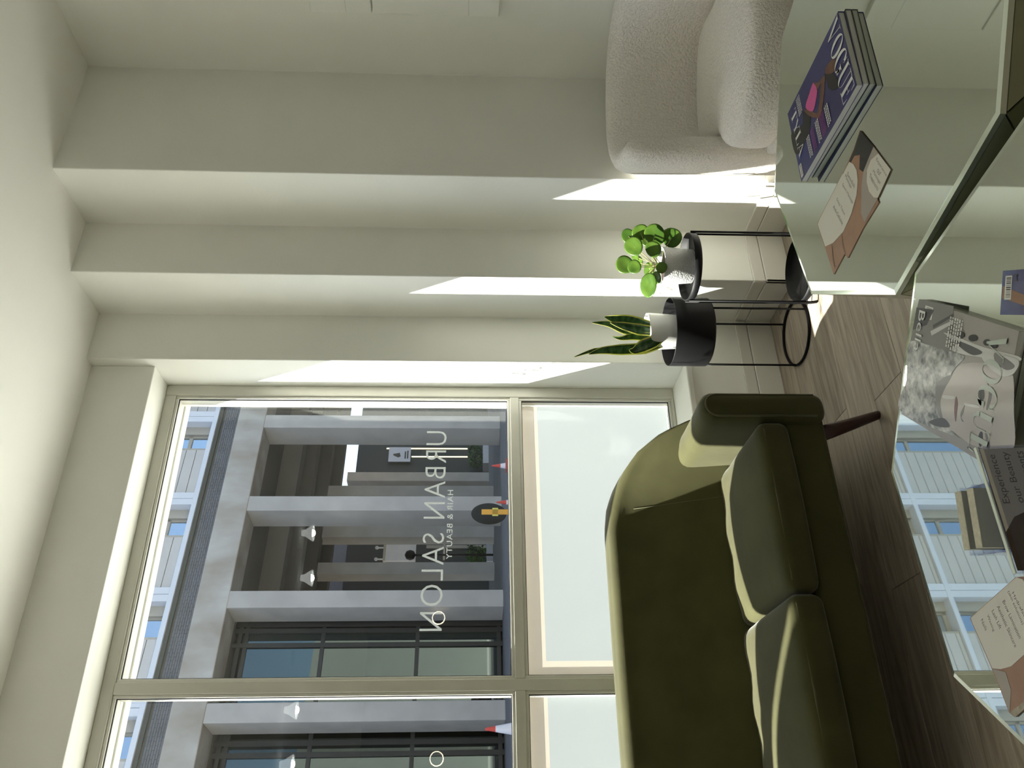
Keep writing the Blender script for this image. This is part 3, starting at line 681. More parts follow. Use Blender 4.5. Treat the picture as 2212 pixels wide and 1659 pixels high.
# high-contrast serif capitals drawn as polygons in a unit cell
def arc(cx, cy, rx, ry, a0, a1, n=18): return [(cx+rx*math.cos(a0+(a1-a0)*k/n), cy+ry*math.sin(a0+(a1-a0)*k/n)) for k in range(n+1)]
def band(o_, i_): return [[o_[k], o_[k+1], i_[k+1], i_[k]] for k in range(len(o_)-1)]
def didone(ch):
    q = lambda x0, y0, x1, y1: [(x0, y0), (x1, y0), (x1, y1), (x0, y1)]
    s = [q(0.0, 0.965, 0.36, 1.0)]
    if ch == 'V': return [[(0.05, 1), (0.28, 1), (0.58, 0.12), (0.5, 0.0), (0.46, 0.0)], [(0.88, 1), (0.93, 1), (0.53, 0.0), (0.49, 0.0)], q(0, .97, .36, 1), q(.74, .97, 1.05, 1)], 1.0
    if ch == 'O': return band(arc(.5, .5, .5, .52, 0, 2*PI, 36), arc(.5, .5, .27, .49, 0, 2*PI, 36)), 1.0
    if ch == 'G': return band(arc(.5, .5, .5, .52, .55, 2*PI-.35, 30), arc(.5, .5, .27, .49, .45, 2*PI-.45, 30))+[q(.72, .05, .93, .42), q(.60, .41, 1.04, .44), q(.88, .68, .92, .98)], 1.0
    if ch == 'U': return [q(.10, .3, .32, 1), q(.80, .3, .845, 1), q(0, .97, .44, 1), q(.64, .97, 1.0, 1)]+band(arc(.4725, .32, .3725, .34, PI, 2*PI), arc(.5600, .32, .24, .31, PI, 2*PI)), 0.95
    if ch == 'E': return [q(.12, 0, .36, 1), q(0, .965, .80, 1), q(0, 0, .84, .035), q(.36, .49, .62, .52), q(.60, .38, .64, .63), [(.70, 1), (.80, 1), (.80, .70), (.775, .70)], [(.74, 0), (.84, 0), (.86, .33), (.835, .33)]], 0.86
    if ch == 'T': return [q(.34, 0, .56, 1), q(.02, .965, .88, 1), q(.2, 0, .7, .03), [(.02, 1), (.10, 1), (.05, .7), (.02, .7)], [(.80, 1), (.88, 1), (.88, .7), (.85, .7)]], 0.9
    if ch == 'Y': return [q(.40, 0, .60, .45), [(.06, 1), (.28, 1), (.60, .45), (.42, .42)], [(.86, 1), (.91, 1), (.58, .45), (.53, .45)], q(0, .97, .38, 1), q(.72, .97, 1.02, 1), q(.28, 0, .74, .03)], 1.0
    if ch == 'L': return [q(.10, 0, .32, 1), q(0, .97, .45, 1), q(0, 0, .80, .035), [(.70, 0), (.80, 0), (.82, .36), (.79, .36)]], 0.84
    if ch == 'A': return [[(.46, 1), (.52, 1), (.95, 0), (.72, 0)], [(.46, 1), (.50, .95), (.12, 0), (.07, 0)], q(.22, .30, .72, .335), q(0, 0, .26, .03), q(.62, 0, 1.05, .03)], 1.04
    return [], 0.5
def masthead(name, word, cv, u0, u1, v0, v1, m, parent, e=0.0012):
    tot = sum(didone(c)[1] for c in word)+0.08*(len(word)-1); x = 0; mb = MB()
    for c in word:
        ps, a = didone(c)
        for pl_ in ps: mb.poly([cv.at(u0+(u1-u0)*(x+px)/tot, v0+(v1-v0)*py, e) for px, py in pl_])
        x += a+0.08
    return obj(name, mb, m, parent)
def dashes(cv, parent, u0, u1, v0, rows_, dv, m, name='small_print'):
    mb = MB(); E_ = 0.0017
    for r in range(rows_):
        u = u0; v = v0-r*dv
        while u < u1-0.02:
            l = random.uniform(0.012, 0.03); mb.poly([cv.at(u, v, E_), cv.at(min(u+l, u1), v, E_), cv.at(min(u+l, u1), v+dv*0.55, E_), cv.at(u, v+dv*0.55, E_)]); u += l+0.008
    return obj(name, mb, m, parent)
def barcode(cv, parent, u0, u1, v0, v1):
    b = sheet('barcode_label', [cv.at(u0, v0, .0004), cv.at(u1, v0, .0004), cv.at(u1, v1, .0004), cv.at(u0, v1, .0004)], M_INKW, parent)
    mb = MB(); u = u0+(u1-u0)*0.08
    while u < u1-(u1-u0)*0.08:
        l = (u1-u0)*random.choice((0.015, 0.03, 0.045)); mb.poly([cv.at(u, v0+(v1-v0)*.2, .0008), cv.at(u+l, v0+(v1-v0)*.2, .0008), cv.at(u+l, v0+(v1-v0)*.9, .0008), cv.at(u, v0+(v1-v0)*.9, .0008)]); u += l+(u1-u0)*0.035
    obj('barcode_bars', mb, M_INKK, b)

# ---- blue magazine pile
Z1 = ZTAB+0.0005
cvb = Cover((1.4881, 1.2719), (-0.990, 0.105), 0.2124, 0.3102, Z1+0.0135)
magazine('thick magazine lying beneath the blue-covered magazine', cvb, Z1, mat('cover_slate', (0.10, 0.105, 0.10), 0.4))
cvv = Cover((1.4815, 1.2756), (-0.996, 0.084), 0.2143, 0.3121, Z1+0.0280)
mg = magazine('blue fashion magazine with a woman in a pink top on its cover', cvv, Z1+0.0138, M_BLUEC)
zc = cvv.z+0.0003; p5 = lambda x, y: (1660+x*240/1048, 20+y*240/1048)
for nm, m_, pts in (('trousers_print', M_INKK, [(330, 950), (395, 955), (402, 1010), (385, 1180), (340, 1260), (262, 1372), (215, 1190), (262, 1130), (322, 1080)]),
                    ('arm_print', M_SKIN1, [(500, 690), (532, 690), (497, 1000), (440, 1022), (385, 1005), (340, 965), (345, 945), (400, 955), (466, 962)]),
                    ('torso_print', M_INKP, [(425, 690), (458, 745), (450, 850), (418, 960), (352, 925), (385, 800)]),
                    ('shoulder_print', M_SKIN1, [(425, 690), (470, 690), (530, 625), (532, 690), (500, 700), (458, 760), (450, 730)]),
                    ('hair_print', M_HAIR, [(525, 610), (590, 590), (645, 640), (668, 740), (600, 765), (563, 740), (548, 665)]),
                    ('face_print', M_SKIN1, [(538, 555), (575, 500), (610, 465), (630, 490), (618, 590), (545, 610)])):
    pxs(nm, pts, zc, m_, mg, p5); zc += 0.00008
masthead('masthead', 'VOGUE', cvv, 0.02, 0.985, 0.80, 0.985, M_INKW, mg)
masthead('cover_name', 'TYLA', cvv, 0.10, 0.74, 0.055, 0.155, M_INKW, mg)
dashes(cvv, mg, 0.68, 0.95, 0.60, 3, 0.022, M_INKW); dashes(cvv, mg, 0.66, 0.95, 0.52, 4, 0.020, M_INKM); dashes(cvv, mg, 0.66, 0.95, 0.43, 3, 0.020, M_INKW)
dashes(cvv, mg, 0.66, 0.95, 0.34, 3, 0.020, M_INKM); dashes(cvv, mg, 0.66, 0.95, 0.26, 3, 0.020, M_INKW); dashes(cvv, mg, 0.05, 0.30, 0.24, 4, 0.018, M_INKW)
barcode(cvv, mg, 0.80, 0.97, 0.02, 0.06)

# ---- folded leaflets
def leaflet_text(parent, fn, z, items, m, hgt):
    for s_, a, b in items:
        A, B_ = onz(*fn(*a), z), onz(*fn(*b), z); d = (B_-A); wv = d.length; d.normalize()
        text('list_text', s_, A+ZU*0.0003, d, ZU.cross(d), wv, hgt, m, parent)
Z2 = ZTAB+0.0006
p6 = lambda x, y: (1750+x*190/955, 270+y*330/1659)
lt = thing('folded_leaflet', 'tan folded leaflet with two cream text panels beside the blue magazine', 'leaflet')
OUTL = [(545, 60), (690, 235), (875, 485), (735, 800), (752, 840), (580, 1120), (415, 1445), (380, 1400), (262, 1622), (163, 1322), (83, 1080), (100, 1030), (355, 530), (375, 500), (480, 260)]
obj('paper', MB().prism(OUTL, lambda a, b: onz(*p6(a, b), Z2), lambda a, b: onz(*p6(a, b), Z2)+ZU*0.0014), M_SKIN2, lt)
zz = Z2+0.0016
for nm, m_, pts in (('hair_print', M_HAIR, [(545, 60), (690, 235), (640, 350), (575, 510), (535, 480), (540, 325), (480, 335), (440, 410), (380, 500), (480, 260)]),
                    ('backdrop_print', M_TAUPE, [(690, 235), (745, 310), (650, 395), (612, 520), (622, 640), (720, 795), (735, 800), (590, 1060), (553, 960), (560, 640), (580, 500), (640, 350)]),
                    ('crease_print', M_SKIN3, [(345, 1180), (362, 1300), (385, 1395), (375, 1400), (350, 1310)]),
                    ('crease_print', M_SKIN3, [(235, 1300), (250, 1420), (268, 1540), (258, 1530), (240, 1430)]),
                    ('panel_print', M_CREAM, [(425, 400), (470, 425), (505, 490), (517, 600), (505, 760), (450, 960), (360, 1160), (250, 1280), (165, 1320), (83, 1080), (100, 1030), (350, 535), (362, 528)]),
                    ('panel_print', M_CREAM, [(742, 308), (875, 485), (735, 792), (690, 785), (640, 720), (615, 620), (617, 490), (660, 380)])):
    pxs(nm, pts, zz, m_, lt, p6); zz += 0.00006
leaflet_text(lt, p6, zz, [('Swedish', (398, 540), (478, 690)), ('Massage', (375, 568), (442, 700)), ('Sport Massage', (345, 660), (458, 868)), ('Deep Tissue', (283, 820), (370, 992)),
                          ('Anti-Cellulite', (248, 895), (348, 1090)), ('Experience', (712, 390), (822, 572)), ('our', (722, 508), (758, 562)), ('Massage', (676, 520), (754, 655)), ('Treatments', (640, 560), (732, 718))], M_GREYTX, 0.0085)
base_at(lt, onz(1830, 430, ZTAB))

p8 = lambda x, y: (2030+x*182/944, 1240+y*320/1659)
lt = thing('folded_leaflet', 'cream beauty price leaflet with a skin photo on the portrait magazine table', 'leaflet')
OUTL = [(860, 35), (350, 490), (365, 540), (590, 1055), (690, 1300), (785, 1550), (850, 1602), (1180, 1300), (1500, 900), (1320, 420), (1000, 20)]
obj('paper', MB().prism(OUTL, lambda a, b: onz(*p8(a, b), Z2), lambda a, b: onz(*p8(a, b), Z2)+ZU*0.0014), M_SKIN2, lt)
zz = Z2+0.0016
pxs('panel_print', [(860, 35), (350, 490), (365, 540), (590, 1055), (680, 1066), (800, 1035), (944, 905), (1060, 720), (1080, 480), (1010, 200), (930, 60)], zz, M_CREAM, lt, p8)
pxs('shade_print', [(592, 1058), (690, 1300), (785, 1550), (800, 1300), (740, 1100)], zz+0.00005, M_TAUPE, lt, p8)
pxs('hair_print', [(785, 1550), (850, 1602), (1180, 1300), (1100, 1290), (930, 1440)], zz+0.00006, mat('print_blond', (0.42, 0.36, 0.26), 0.5, noise=0.4, nscale=90), lt, p8)
leaflet_text(lt, p8, zz+0.0001, [('Hydrafacial', (805, 222), (975, 560)), ('(skin solutions)', (755, 205), (918, 575)), ('Brow Lamination', (703, 310), (890, 728)), ('Aesthetic Skincare', (640, 368), (842, 826)),
                                 ('Lash Lift', (582, 418), (672, 622)), ('Waxing', (523, 470), (595, 652)), ('Nails', (460, 520), (512, 638))], M_GREYTX, 0.0075)
base_at(lt, onz(2170, 1400, ZTAB))

# ---- grey portrait magazine
p0 = Vector((0.8493, 1.1729, 0)); xd = Vector((-0.706, 0.708, 0)).normalized(); yd = ZU.cross(xd); wv, hv = 0.2182, 0.2822
cc = p0+xd*wv/2+yd*hv/2
cvg = Cover((cc.x, cc.y), (xd.x, xd.y), wv, hv, Z1+0.0125)
mg = magazine('grey magazine with a black and white portrait of a face on its cover', cvg, Z1, M_GREYC)
C8 = lambda x, y: (1850+x*362/1335, 550+y*450/1659); zc = cvg.z+0.0003
for nm, m_, pts in (('checked_coat_print', M_GMID, [(500, 358), (775, 410), (760, 640), (790, 790), (640, 740), (430, 700), (470, 480)]),
                    ('coat_stripe_print', M_GHAT, [(590, 610), (770, 520), (775, 545), (600, 645)]), ('coat_stripe_print', M_GDARK, [(610, 560), (770, 470), (772, 490), (612, 590)]),
                    ('coat_stripe_print', M_GDARK, [(480, 420), (620, 440), (560, 560), (450, 600)]),
                    ('fur_print', M_GFUR, [(420, 705), (560, 715), (700, 760), (860, 810), (790, 900), (700, 1050), (650, 1200), (780, 1420), (800, 1450), (355, 1250), (400, 1000)]),
                    ('hat_brim_print', M_GHAT, [(700, 620), (1010, 735), (1290, 810), (1285, 850), (1100, 830), (880, 800), (760, 760), (800, 700)]),
                    ('hat_shadow_print', M_GDARK, [(795, 680), (1000, 770), (930, 800), (830, 740)]),
                    ('face_print', M_GFACE, [(760, 970), (830, 880), (960, 860), (1100, 880), (1240, 930), (1255, 1250), (1240, 1560), (960, 1530), (800, 1430), (690, 1330), (670, 1150)]),
                    ('jaw_shadow_print', M_GMID, [(640, 1030), (760, 960), (700, 1080), (670, 1180), (690, 1320), (640, 1230)]),
                    ('dark_patch_print', M_GDARK, [(580, 1330), (690, 1300), (745, 1370), (650, 1370)]),
                    ('eye_print', M_GDARK, [(985, 1060), (1010, 1050), (1020, 1130), (1000, 1170), (980, 1120)]), ('brow_print', M_GMID, [(1045, 1020), (1080, 1110), (1050, 1230), (1035, 1220), (1055, 1110)]),
                    ('eye_print', M_GDARK, [(985, 1415), (1005, 1420), (1005, 1500), (985, 1530), (970, 1470)]), ('brow_print', M_GMID, [(1025, 1400), (1062, 1500), (1060, 1545), (1040, 1530)]),
                    ('mouth_print', M_LIPS, [(795, 1130), (808, 1180), (800, 1260), (790, 1330), (780, 1250), (785, 1170)]), ('nose_shadow_print', M_GMID, [(862, 1200), (850, 1260), (835, 1300), (855, 1330), (838, 1320), (830, 1265)]),
                    ('cheek_light_print', M_GHAT, [(860, 1180), (960, 1200), (975, 1220), (880, 1205)]), ('cheek_light_print', M_GHAT, [(690, 1120), (780, 1130), (775, 1150), (700, 1145)]),
                    ('button_print', M_HAIR, arc(830, 640, 32, 28, 0, 2*PI, 12)[:-1]), ('button_print', M_HAIR, arc(928, 665, 36, 28, 0, 2*PI, 12)[:-1]), ('button_print', M_HAIR, arc(1040, 700, 30, 26, 0, 2*PI, 12)[:-1]), ('button_print', M_HAIR, arc(1095, 725, 30, 22, 0, 2*PI, 12)[:-1]),
                    ('lapel_print', M_GHAT, [(1005, 790), (1280, 830), (1260, 940), (1170, 970), (1060, 900)]), ('lapel_print', M_GMID, [(1110, 780), (1260, 880), (1200, 920), (1110, 860)])):
    pxs(nm, pts, zc, m_, mg, C8); zc += 0.00004
masthead('masthead', 'VOGUE', cvg, 0.06, 0.96, 0.76, 0.93, M_MINT, mg, 0.0018)
dashes(cvg, mg, 0.05, 0.30, 0.50, 6, 0.024, M_INKW); text('cover_name', 'Bella', cvg.at(0.08, 0.035, 0.0018), cvg.x, cvg.y, 0.075, 0.020, M_INKW, mg)
barcode(cvg, mg, 0.03, 0.13, 0.09, 0.18)

# ---- small blue booklet
a0 = onz(2160, 680, Z1+0.018); a1 = onz(2166, 585, Z1+0.018); xd = Vector(((a0-a1).x, (a0-a1).y, 0)); wv = xd.length; xd.normalize(); yd = ZU.cross(xd)
cc = a1+xd*wv/2+yd*0.085
cvs = Cover((cc.x, cc.y), (xd.x, xd.y), wv, 0.170, Z1+0.018)
mg = magazine('small thick blue booklet with a barcode beside the portrait magazine', cvs, Z1, mat('booklet_blue', (0.10, 0.13, 0.30), 0.25, noise=0.4, nscale=12, col2=(0.06, 0.06, 0.16), coat=0.5), name='booklet')
sheet('print_patch', [cvs.at(0.35, 0.02, .0003), cvs.at(0.62, 0.02, .0003), cvs.at(0.9, 0.5, .0003), cvs.at(0.7, 0.5, .0003)], M_SKIN2, mg)
barcode(cvs, mg, 0.12, 0.66, 0.05, 0.14)
text('letter_print', 'M', cvs.at(0.10, 0.16, .0006), cvs.x, cvs.y, 0.010, 0.010, M_INKK, mg)

# ---- card holder
M_ACR = glassmat('clear_acrylic', (0.90, 0.91, 0.97), 0.07, 0.03, 3.0)
M_CARD = mat('card_edges', (0.60, 0.56, 0.42), 0.6, noise=0.2, nscale=200, stretch=(1, 1, 0.05)); M_CARDF = mat('card_face', (0.34, 0.36, 0.35), 0.5)
c0 = Vector((0.4251, 1.1587, 0)); xd = Vector((-0.973, 0.232, 0)).normalized(); yd = ZU.cross(xd)     # yd points to the camera side
ch = thing('business_card_holder', 'clear acrylic holder with two rows of business cards', 'card holder')
cb = lambda a, b, z: c0+xd*a+yd*b+ZU*z
def cbox(nm, a0, a1, b0, b1, z0, z1, m, par, lean=0.0):
    return obj(nm, MB().box(a0, a1, b0, b1, z0, z1, lambda a, b, z: cb(a, b-lean*(z-z0), z)), m, par, bevel=0.0006, bseg=1)
zt0 = ZTAB+0.0005
cbox('holder_floor', -0.053, 0.053, -0.030, 0.036, zt0, zt0+0.003, M_ACR, ch)
for b in (-0.030, 0.002, 0.034): cbox('holder_wall', -0.053, 0.053, b, b+0.002, zt0+0.003, zt0+(0.032 if b > 0.03 else 0.045), M_ACR, ch)
for a in (-0.053, 0.051): cbox('holder_side', a, a+0.002, -0.028, 0.034, zt0+0.003, zt0+0.034, M_ACR, ch)
for b, n_ in ((-0.026, 1), (0.006, 2)):
    cbox('card_stack', -0.045, 0.045, b, b+0.017, zt0+0.0035, zt0+0.056, M_CARD, ch)
    cbox('front_card', -0.045, 0.045, b+0.0172, b+0.0178, zt0+0.0035, zt0+0.056, M_CARDF, ch)
base_at(ch, (c0.x, c0.y, zt0))

# ---- standing leaflet holder
ZH = 0.715
q1, q2 = onz(2107, 968, ZH), onz(2193, 1240, ZH); hx = Vector(((q1-q2).x, (q1-q2).y, 0)); hw = hx.length; hx.normalize(); hn = ZU.cross(hx); hn = -hn      # faces the camera side
hb = Vector((q2.x, q2.y, 0)); lean = 0.10
hp = lambda a, t_, z: hb+hx*a+hn*(t_+lean*(ZH-z)*1.0)+ZU*z
stn = thing('leaflet_stand', 'clear acrylic stand displaying a brown beauty leaflet', 'display stand')
zb = ZTAB+0.0008
obj('acrylic_panel', MB().box(0, hw, 0, 0.002, zb, ZH, hp), M_ACR, stn)
obj('acrylic_edge', MB().box(0, hw, -0.0012, 0.0035, ZH, ZH+0.0015, hp), mat('acrylic_edge', (0.7, 0.78, 0.68), 0.2), stn)
obj('leaflet', MB().box(0.003, hw-0.003, 0.0024, 0.0034, zb+0.004, ZH-0.002, hp), mat('leaflet_brown', (0.10, 0.065, 0.045), 0.5, noise=0.5, nscale=14), stn)
obj('acrylic_front', MB().box(0, hw, 0.0042, 0.0056, zb, ZH-0.006, hp), M_ACR, stn)
obj('acrylic_foot', MB().box(0, hw, 0.0, 0.055, zb, zb+0.002, lambda a, t_, z: hb+hx*a+hn*(t_-0.055+lean*(ZH-zb))+ZU*z), M_ACR, stn)
pts = [(1.0, 1.0), (0.30, 1.0)]+[(0.42-0.0*0, 0.93), (0.46, 0.86), (0.52, 0.80), (0.62, 0.74), (0.74, 0.70), (0.88, 0.69), (1.0, 0.70)]
fz = lambda k: zb+0.004+(ZH-0.002-zb-0.004)*k
obj('panel_print', MB().poly([hp(0.003+(hw-0.006)*a, 0.0037, fz(b)) for a, b in pts]), M_CREAM, stn)
for i, (s_, wd_) in enumerate((('Experience', 0.40), ('our Beauty', 0.42), ('Treatments', 0.42))):
    z_ = fz(0.915-0.075*i); o_ = hp(hw*(0.53), 0.00395, z_)
    up = (hp(0, 0, z_+0.01)-hp(0, 0, z_)).normalized()
    text('heading_text', s_, o_, hx, up, hw*wd_, 0.0105, M_GREYTX, stn)
base_at(stn, hp(hw/2, 0, zb))

# ================================================================== WALL PANELS AND LAMPS
for i, (z0, z1, nm) in enumerate(((1.725, 1.960, 'small white canvas panel high on the side wall beside the pillars'), (1.228, 1.718, 'tall white canvas panel on the side wall above the armchair'))):
    t = thing('wall_panel', nm, 'wall panel')
    box('panel_board', XR-0.024, XR-0.0008, 1.25, 2.066, z0, z1, M_WALL, t, bevel=0.003)
    box('panel_seam', XR-0.0246, XR-0.0235, 1.25, 2.064, z0+(z1-z0)*(0.41 if i == 0 else 0.24), z0+(z1-z0)*(0.41 if i == 0 else 0.24)+0.003, M_SKIRT, t)
    base_at(t, (XR, 1.65, z0))
def downlight(x, y, r, near):
    t = thing('downlight', 'round recessed white ceiling downlight '+near, 'ceiling light', 'recessed downlights')
    obj('trim_ring', MB().lathe([(r, -0.004), (r+0.012, -0.004), (r+0.014, 0.0), (r, 0.0)], 28, (x, y, H-0.0005)), M_WHITE, t, smooth=True)
    obj('diffuser', MB().lathe([(0.0005, -0.002), (r, -0.002), (r, -0.001), (0.0005, -0.001)], 28, (x, y, H-0.0005), caps=False), M_LAMP, t)
    base_at(t, (x, y, H-0.0045))
for x, y, r, near in ((1.47, 2.14, 0.045, 'close to the window lintel'), (1.50, 0.44, 0.06, 'over the blue magazine table'), (1.51, -1.19, 0.06, 'between two bell spotlights'), (1.55, -2.09, 0.06, 'behind the row of bell spotlights'), (2.70, -2.07, 0.075, 'close to the side wall'),
                      (1.05, 0.66, 0.03, 'over the portrait magazine table'), (-0.5, 0.5, 0.06, 'beside the added fill panels near the window'), (-0.5, -2.5, 0.06, 'beside the added fill panels near the back')):
    downlight(x, y, r, near)
def spotlight(x, y, near):
    t = thing('ceiling_spotlight', 'white bell-shaped ceiling spotlight '+near, 'spotlight', 'ceiling spotlights')
    obj('shade', MB().lathe([(0.026, 0.0), (0.034, -0.04), (0.074, -0.105), (0.078, -0.115), (0.072, -0.115), (0.030, -0.042)], 28, (x, y, H), caps=False), M_SHADE, t, smooth=True)
    obj('bulb', MB().lathe([(0.003, -0.135), (0.024, -0.127), (0.036, -0.10), (0.030, -0.075), (0.010, -0.055)], 20, (x, y, H)), M_BULB, t, smooth=True)
    obj('ceiling_rose', MB().lathe([(0.03, -0.006), (0.03, 0.0)], 24, (x, y, H-0.0005)), M_WHITE, t)
    base_at(t, (x, y, H))
for x, y, near in ((2.60, -0.95, 'closest to the side wall'), (2.22, -1.12, 'second from the side wall'), (1.05, -1.06, 'third from the side wall'), (0.63, -1.12, 'farthest from the side wall')): spotlight(x, y, near)
M_FILL = mat('fill_panel_glow', (0.98, 1.0, 0.96), 0.5, emit=0.25)  # glowing ceiling panels out of view, added to brighten the room
for x, y, near in ((-1.4, 1.3, 'nearest the window'), (-1.4, -1.2, 'in the middle row'), (-3.3, 1.3, 'in the far left corner'), (-3.3, -1.2, 'by the left wall'), (-1.4, -3.7, 'towards the back wall'), (-3.3, -3.7, 'in the back corner')):
    t = thing('added_fill_panel', 'unseen square fill panel added '+near, 'ceiling light', 'fill panels added out of view')
    box('panel_frame', x-0.32, x+0.32, y-0.32, y+0.32, H-0.012, H-0.0005, M_WHITE, t); box('panel_diffuser', x-0.30, x+0.30, y-0.30, y+0.30, H-0.0135, H-0.012, M_FILL, t)
    base_at(t, (x, y, H-0.0135))
M_MIRR2 = mat('wall_mirror', (0.85, 0.86, 0.85), 0.02, metal=1.0); M_HALO = mat('halo_light', (1.0, 0.86, 0.62), 0.5, emit=9.0)
for x, YM, z, lab in ((2.715, -4.75, 1.765, 'round ring lamp hanging close to the side wall'), (0.975, -4.85, 1.745, 'round ring lamp hanging in the middle of the salon')):
    t = thing('ring_pendant', lab, 'pendant lamp', 'ring lamps at the back of the salon')
    obj('cord', MB().tube([(x, YM+0.01, z+0.08), (x, YM+0.01, H)], 0.002, 6), M_BLACK, t)
    def disc(nm, r, y0, y1, m):
        n = 40; v = [(x+r*math.cos(2*PI*k/n), YM+yy, z+r*math.sin(2*PI*k/n)) for yy in (y0, y1) for k in range(n)]
        obj(nm, MB().add(v, [tuple(range(n)), tuple(range(2*n-1, n-1, -1))]+[(k, (k+1) % n, n+(k+1) % n, n+k) for k in range(n)]), m, t)
    disc('halo_ring', 0.090, 0.004, 0.016, M_HALO); disc('mirror_disc', 0.078, 0.016, 0.024, M_MIRR2)
    base_at(t, (x, YM, H))

# ================================================================== OUTSIDE
PH = math.radians(9.2); DF = 24.0; cP, sP = math.cos(PH), math.sin(PH); GZ = 0.33; SC = -DF*sP; PD = DF*cP
def fp(s, d, z): return Vector((s*cP-d*sP, DF+s*sP+d*cP, z))
def fpx(x, y, d):     # photo pixel on the plane d metres behind the facade
    q = ray(x, y); n = Vector((-sP, cP, 0)); t_ = (PD+d)/n.dot(q); p_ = CAM+q*t_; v = p_-Vector((0, DF, 0)); return (v.x*cP+v.y*sP, p_.z)
def fbox(nm, s0, s1, d0, d1, z0, z1, m, par=None, bevel=0, kind=None): return obj(nm, MB().box(s0, s1, d0, d1, z0, z1, fp), m, par, bevel=bevel, kind=kind, bseg=1)
# street
obj('street_road', MB().box(-60, 70, YO, 60, GZ-0.6, GZ-0.10), M_ROAD, kind='structure')
obj('near_pavement', MB().box(-45, 40, YO+0.02, YO+5.5, GZ-0.10, GZ-0.004), mat('pale_paving', (0.55, 0.54, 0.51), 0.85, noise=0.12, nscale=0.9), kind='structure')  # unseen strip, added pale to bounce sun up onto the ceiling
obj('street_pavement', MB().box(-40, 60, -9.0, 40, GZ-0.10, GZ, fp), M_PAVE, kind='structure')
box('wall_exterior', -45, 30, YO, YO+0.02, -0.5, ZS-0.06, M_EXT, kind='structure')
mb = MB().box(-45, 30, YO, YO+0.25, 3.1, 11).box(XC+0.12, 30, YO, YO+0.02, ZS-0.06, 3.1).box(-45, XL, YO, YO+0.02, ZS-0.06, 3.1)
del mb.v[:]; del mb.f[:]
mb.box(-45, 30, YO, YO+0.02, 2.66, 11).box(XC+0.06, 30, YO, YO+0.02, ZS-0.06, 2.66).box(-45, XL, YO, YO+0.02, ZS-0.06, 2.66)
obj('wall_facade', mb, M_EXT, kind='structure')

bld = thing('office_building', 'concrete-columned office block with blue-grey cladding across the street', 'building')
COLS = [9.82+3.35*k for k in range(-6, 6)]
cm = MB().box(0, 0.55, 0, 1.08, GZ, 8.70)
for s0 in COLS: obj('column', MB().box(s0, s0+0.55, 0, 1.08, GZ, 8.695, fp), M_CONC, bld, bevel=0.02)
S0, S1 = COLS[0]-2, COLS[-1]+4
fbox('beam', S0, S1, -0.02, 1.10, 8.69, 9.65, M_CONC2, bld, bevel=0.02)
fbox('brick_backing', S0, S1, 0.06, 1.0, 9.65, 10.13, M_MORTAR, bld)
mb = MB(); bh = 0.0685; r = 0; z = 9.655
while z < 10.12:
    s = S0+(0.115 if r % 2 else 0)
    while s < S1-0.25:
        dd = 0.03+0.008*random.random(); mb.box(s, s+0.222, dd, 0.07, z, z+bh-0.010, fp); s += 0.232
    z += bh; r += 1
bk = obj('brick_course', mb, M_BRICK, bld, recalc=False); bk['kind'] = 'stuff'
fbox('dark_trim', S0, S1, 0.10, 1.0, 10.13, 10.22, M_DTRIM, bld); fbox('dark_trim', S0, S1, 0.02, 1.0, 10.22, 10.345, M_DTRIM, bld)
fbox('brick_backing', S0, S1, 0.0, 0.06, 9.642, 9.657, M_DTRIM, bld)
fbox('backing_wall', S0, S1, 0.62, 0.9, 10.34, 19.4, M_BGAP, bld)
fbox('roof_parapet', S0, S1, -0.1, 1.0, 19.2, 20.0, M_FIN, bld)
NB = 0
for zi, (zb_, zt_) in enumerate(((10.34, 14.72), (14.72, 19.2))):
    fbox('floor_ledge', S0, S1, -0.06, 0.9, zb_, zb_+0.16, M_FIN, bld, bevel=0.006)
    z0, z1 = zb_+0.16, zt_
    for s0 in COLS:
        sf = s0+0.20
        for a in (0, 0.235): fbox('fin', sf+a, sf+a+0.222, -0.05, 0.6, z0, z1, M_FIN, bld, bevel=0.006)
        # window between fin and boards
        wl, wr_ = sf-1.10, sf-0.32
        fbox('window_jamb', sf-0.32, sf, 0.30, 0.62, z0, z1, M_TFRAME, bld); fbox('window_jamb', wl-0.04, wl+0.03, 0.06, 0.62, z0, z1, M_TFRAME, bld)
        wn = fbox('window', wl, wr_, 0.44, 0.50, z0, z0+0.08, M_TFRAME, bld)
        fbox('window_bar', wl, wr_, 0.42, 0.50, z0+0.70, z0+0.82, M_TFRAME, wn); fbox('window_bar', wl, wr_, 0.42, 0.50, z1-0.12, z1, M_TFRAME, wn)
        fbox('window_bar', wl, wl+0.07, 0.42, 0.50, z0, z1, M_TFRAME, wn); fbox('window_bar', wr_-0.07, wr_, 0.42, 0.50, z0, z1, M_TFRAME, wn)
        fbox('window_pane', wl+0.05, wr_-0.05, 0.465, 0.475, z0+0.06, z0+0.72, M_OGLASS, wn); fbox('window_pane', wl+0.05, wr_-0.05, 0.465, 0.475, z0+0.80, z1-0.1, M_OGLASS, wn)
        zz_ = z0+0.002
        while zz_ < z1-0.05:
            fbox('cladding_board', sf-2.895, wl-0.04, 0.06, 0.14, zz_, min(zz_+0.318, z1-0.02), M_BOARD, bld); zz_ += 0.34; NB += 1
        fbox('board_backing', sf-2.895, wl-0.04, 0.14, 0.62, z0, z1, M_BGAP, bld)
fbox('building_mass', S0, S1, 0.9, 12.5, 9.0, 19.3, M_CONCD, bld); fbox('rear_sun_block', S0, 12.0, 12.5, 26, 8.68, 19.3, M_CONCD, bld); fbox('rear_sun_block', 12.0, 19.5, 23.4, 34, 8.68, 19.3, M_CONCD, bld)  # rear blocks are unseen, added to keep sun out of the colonnade
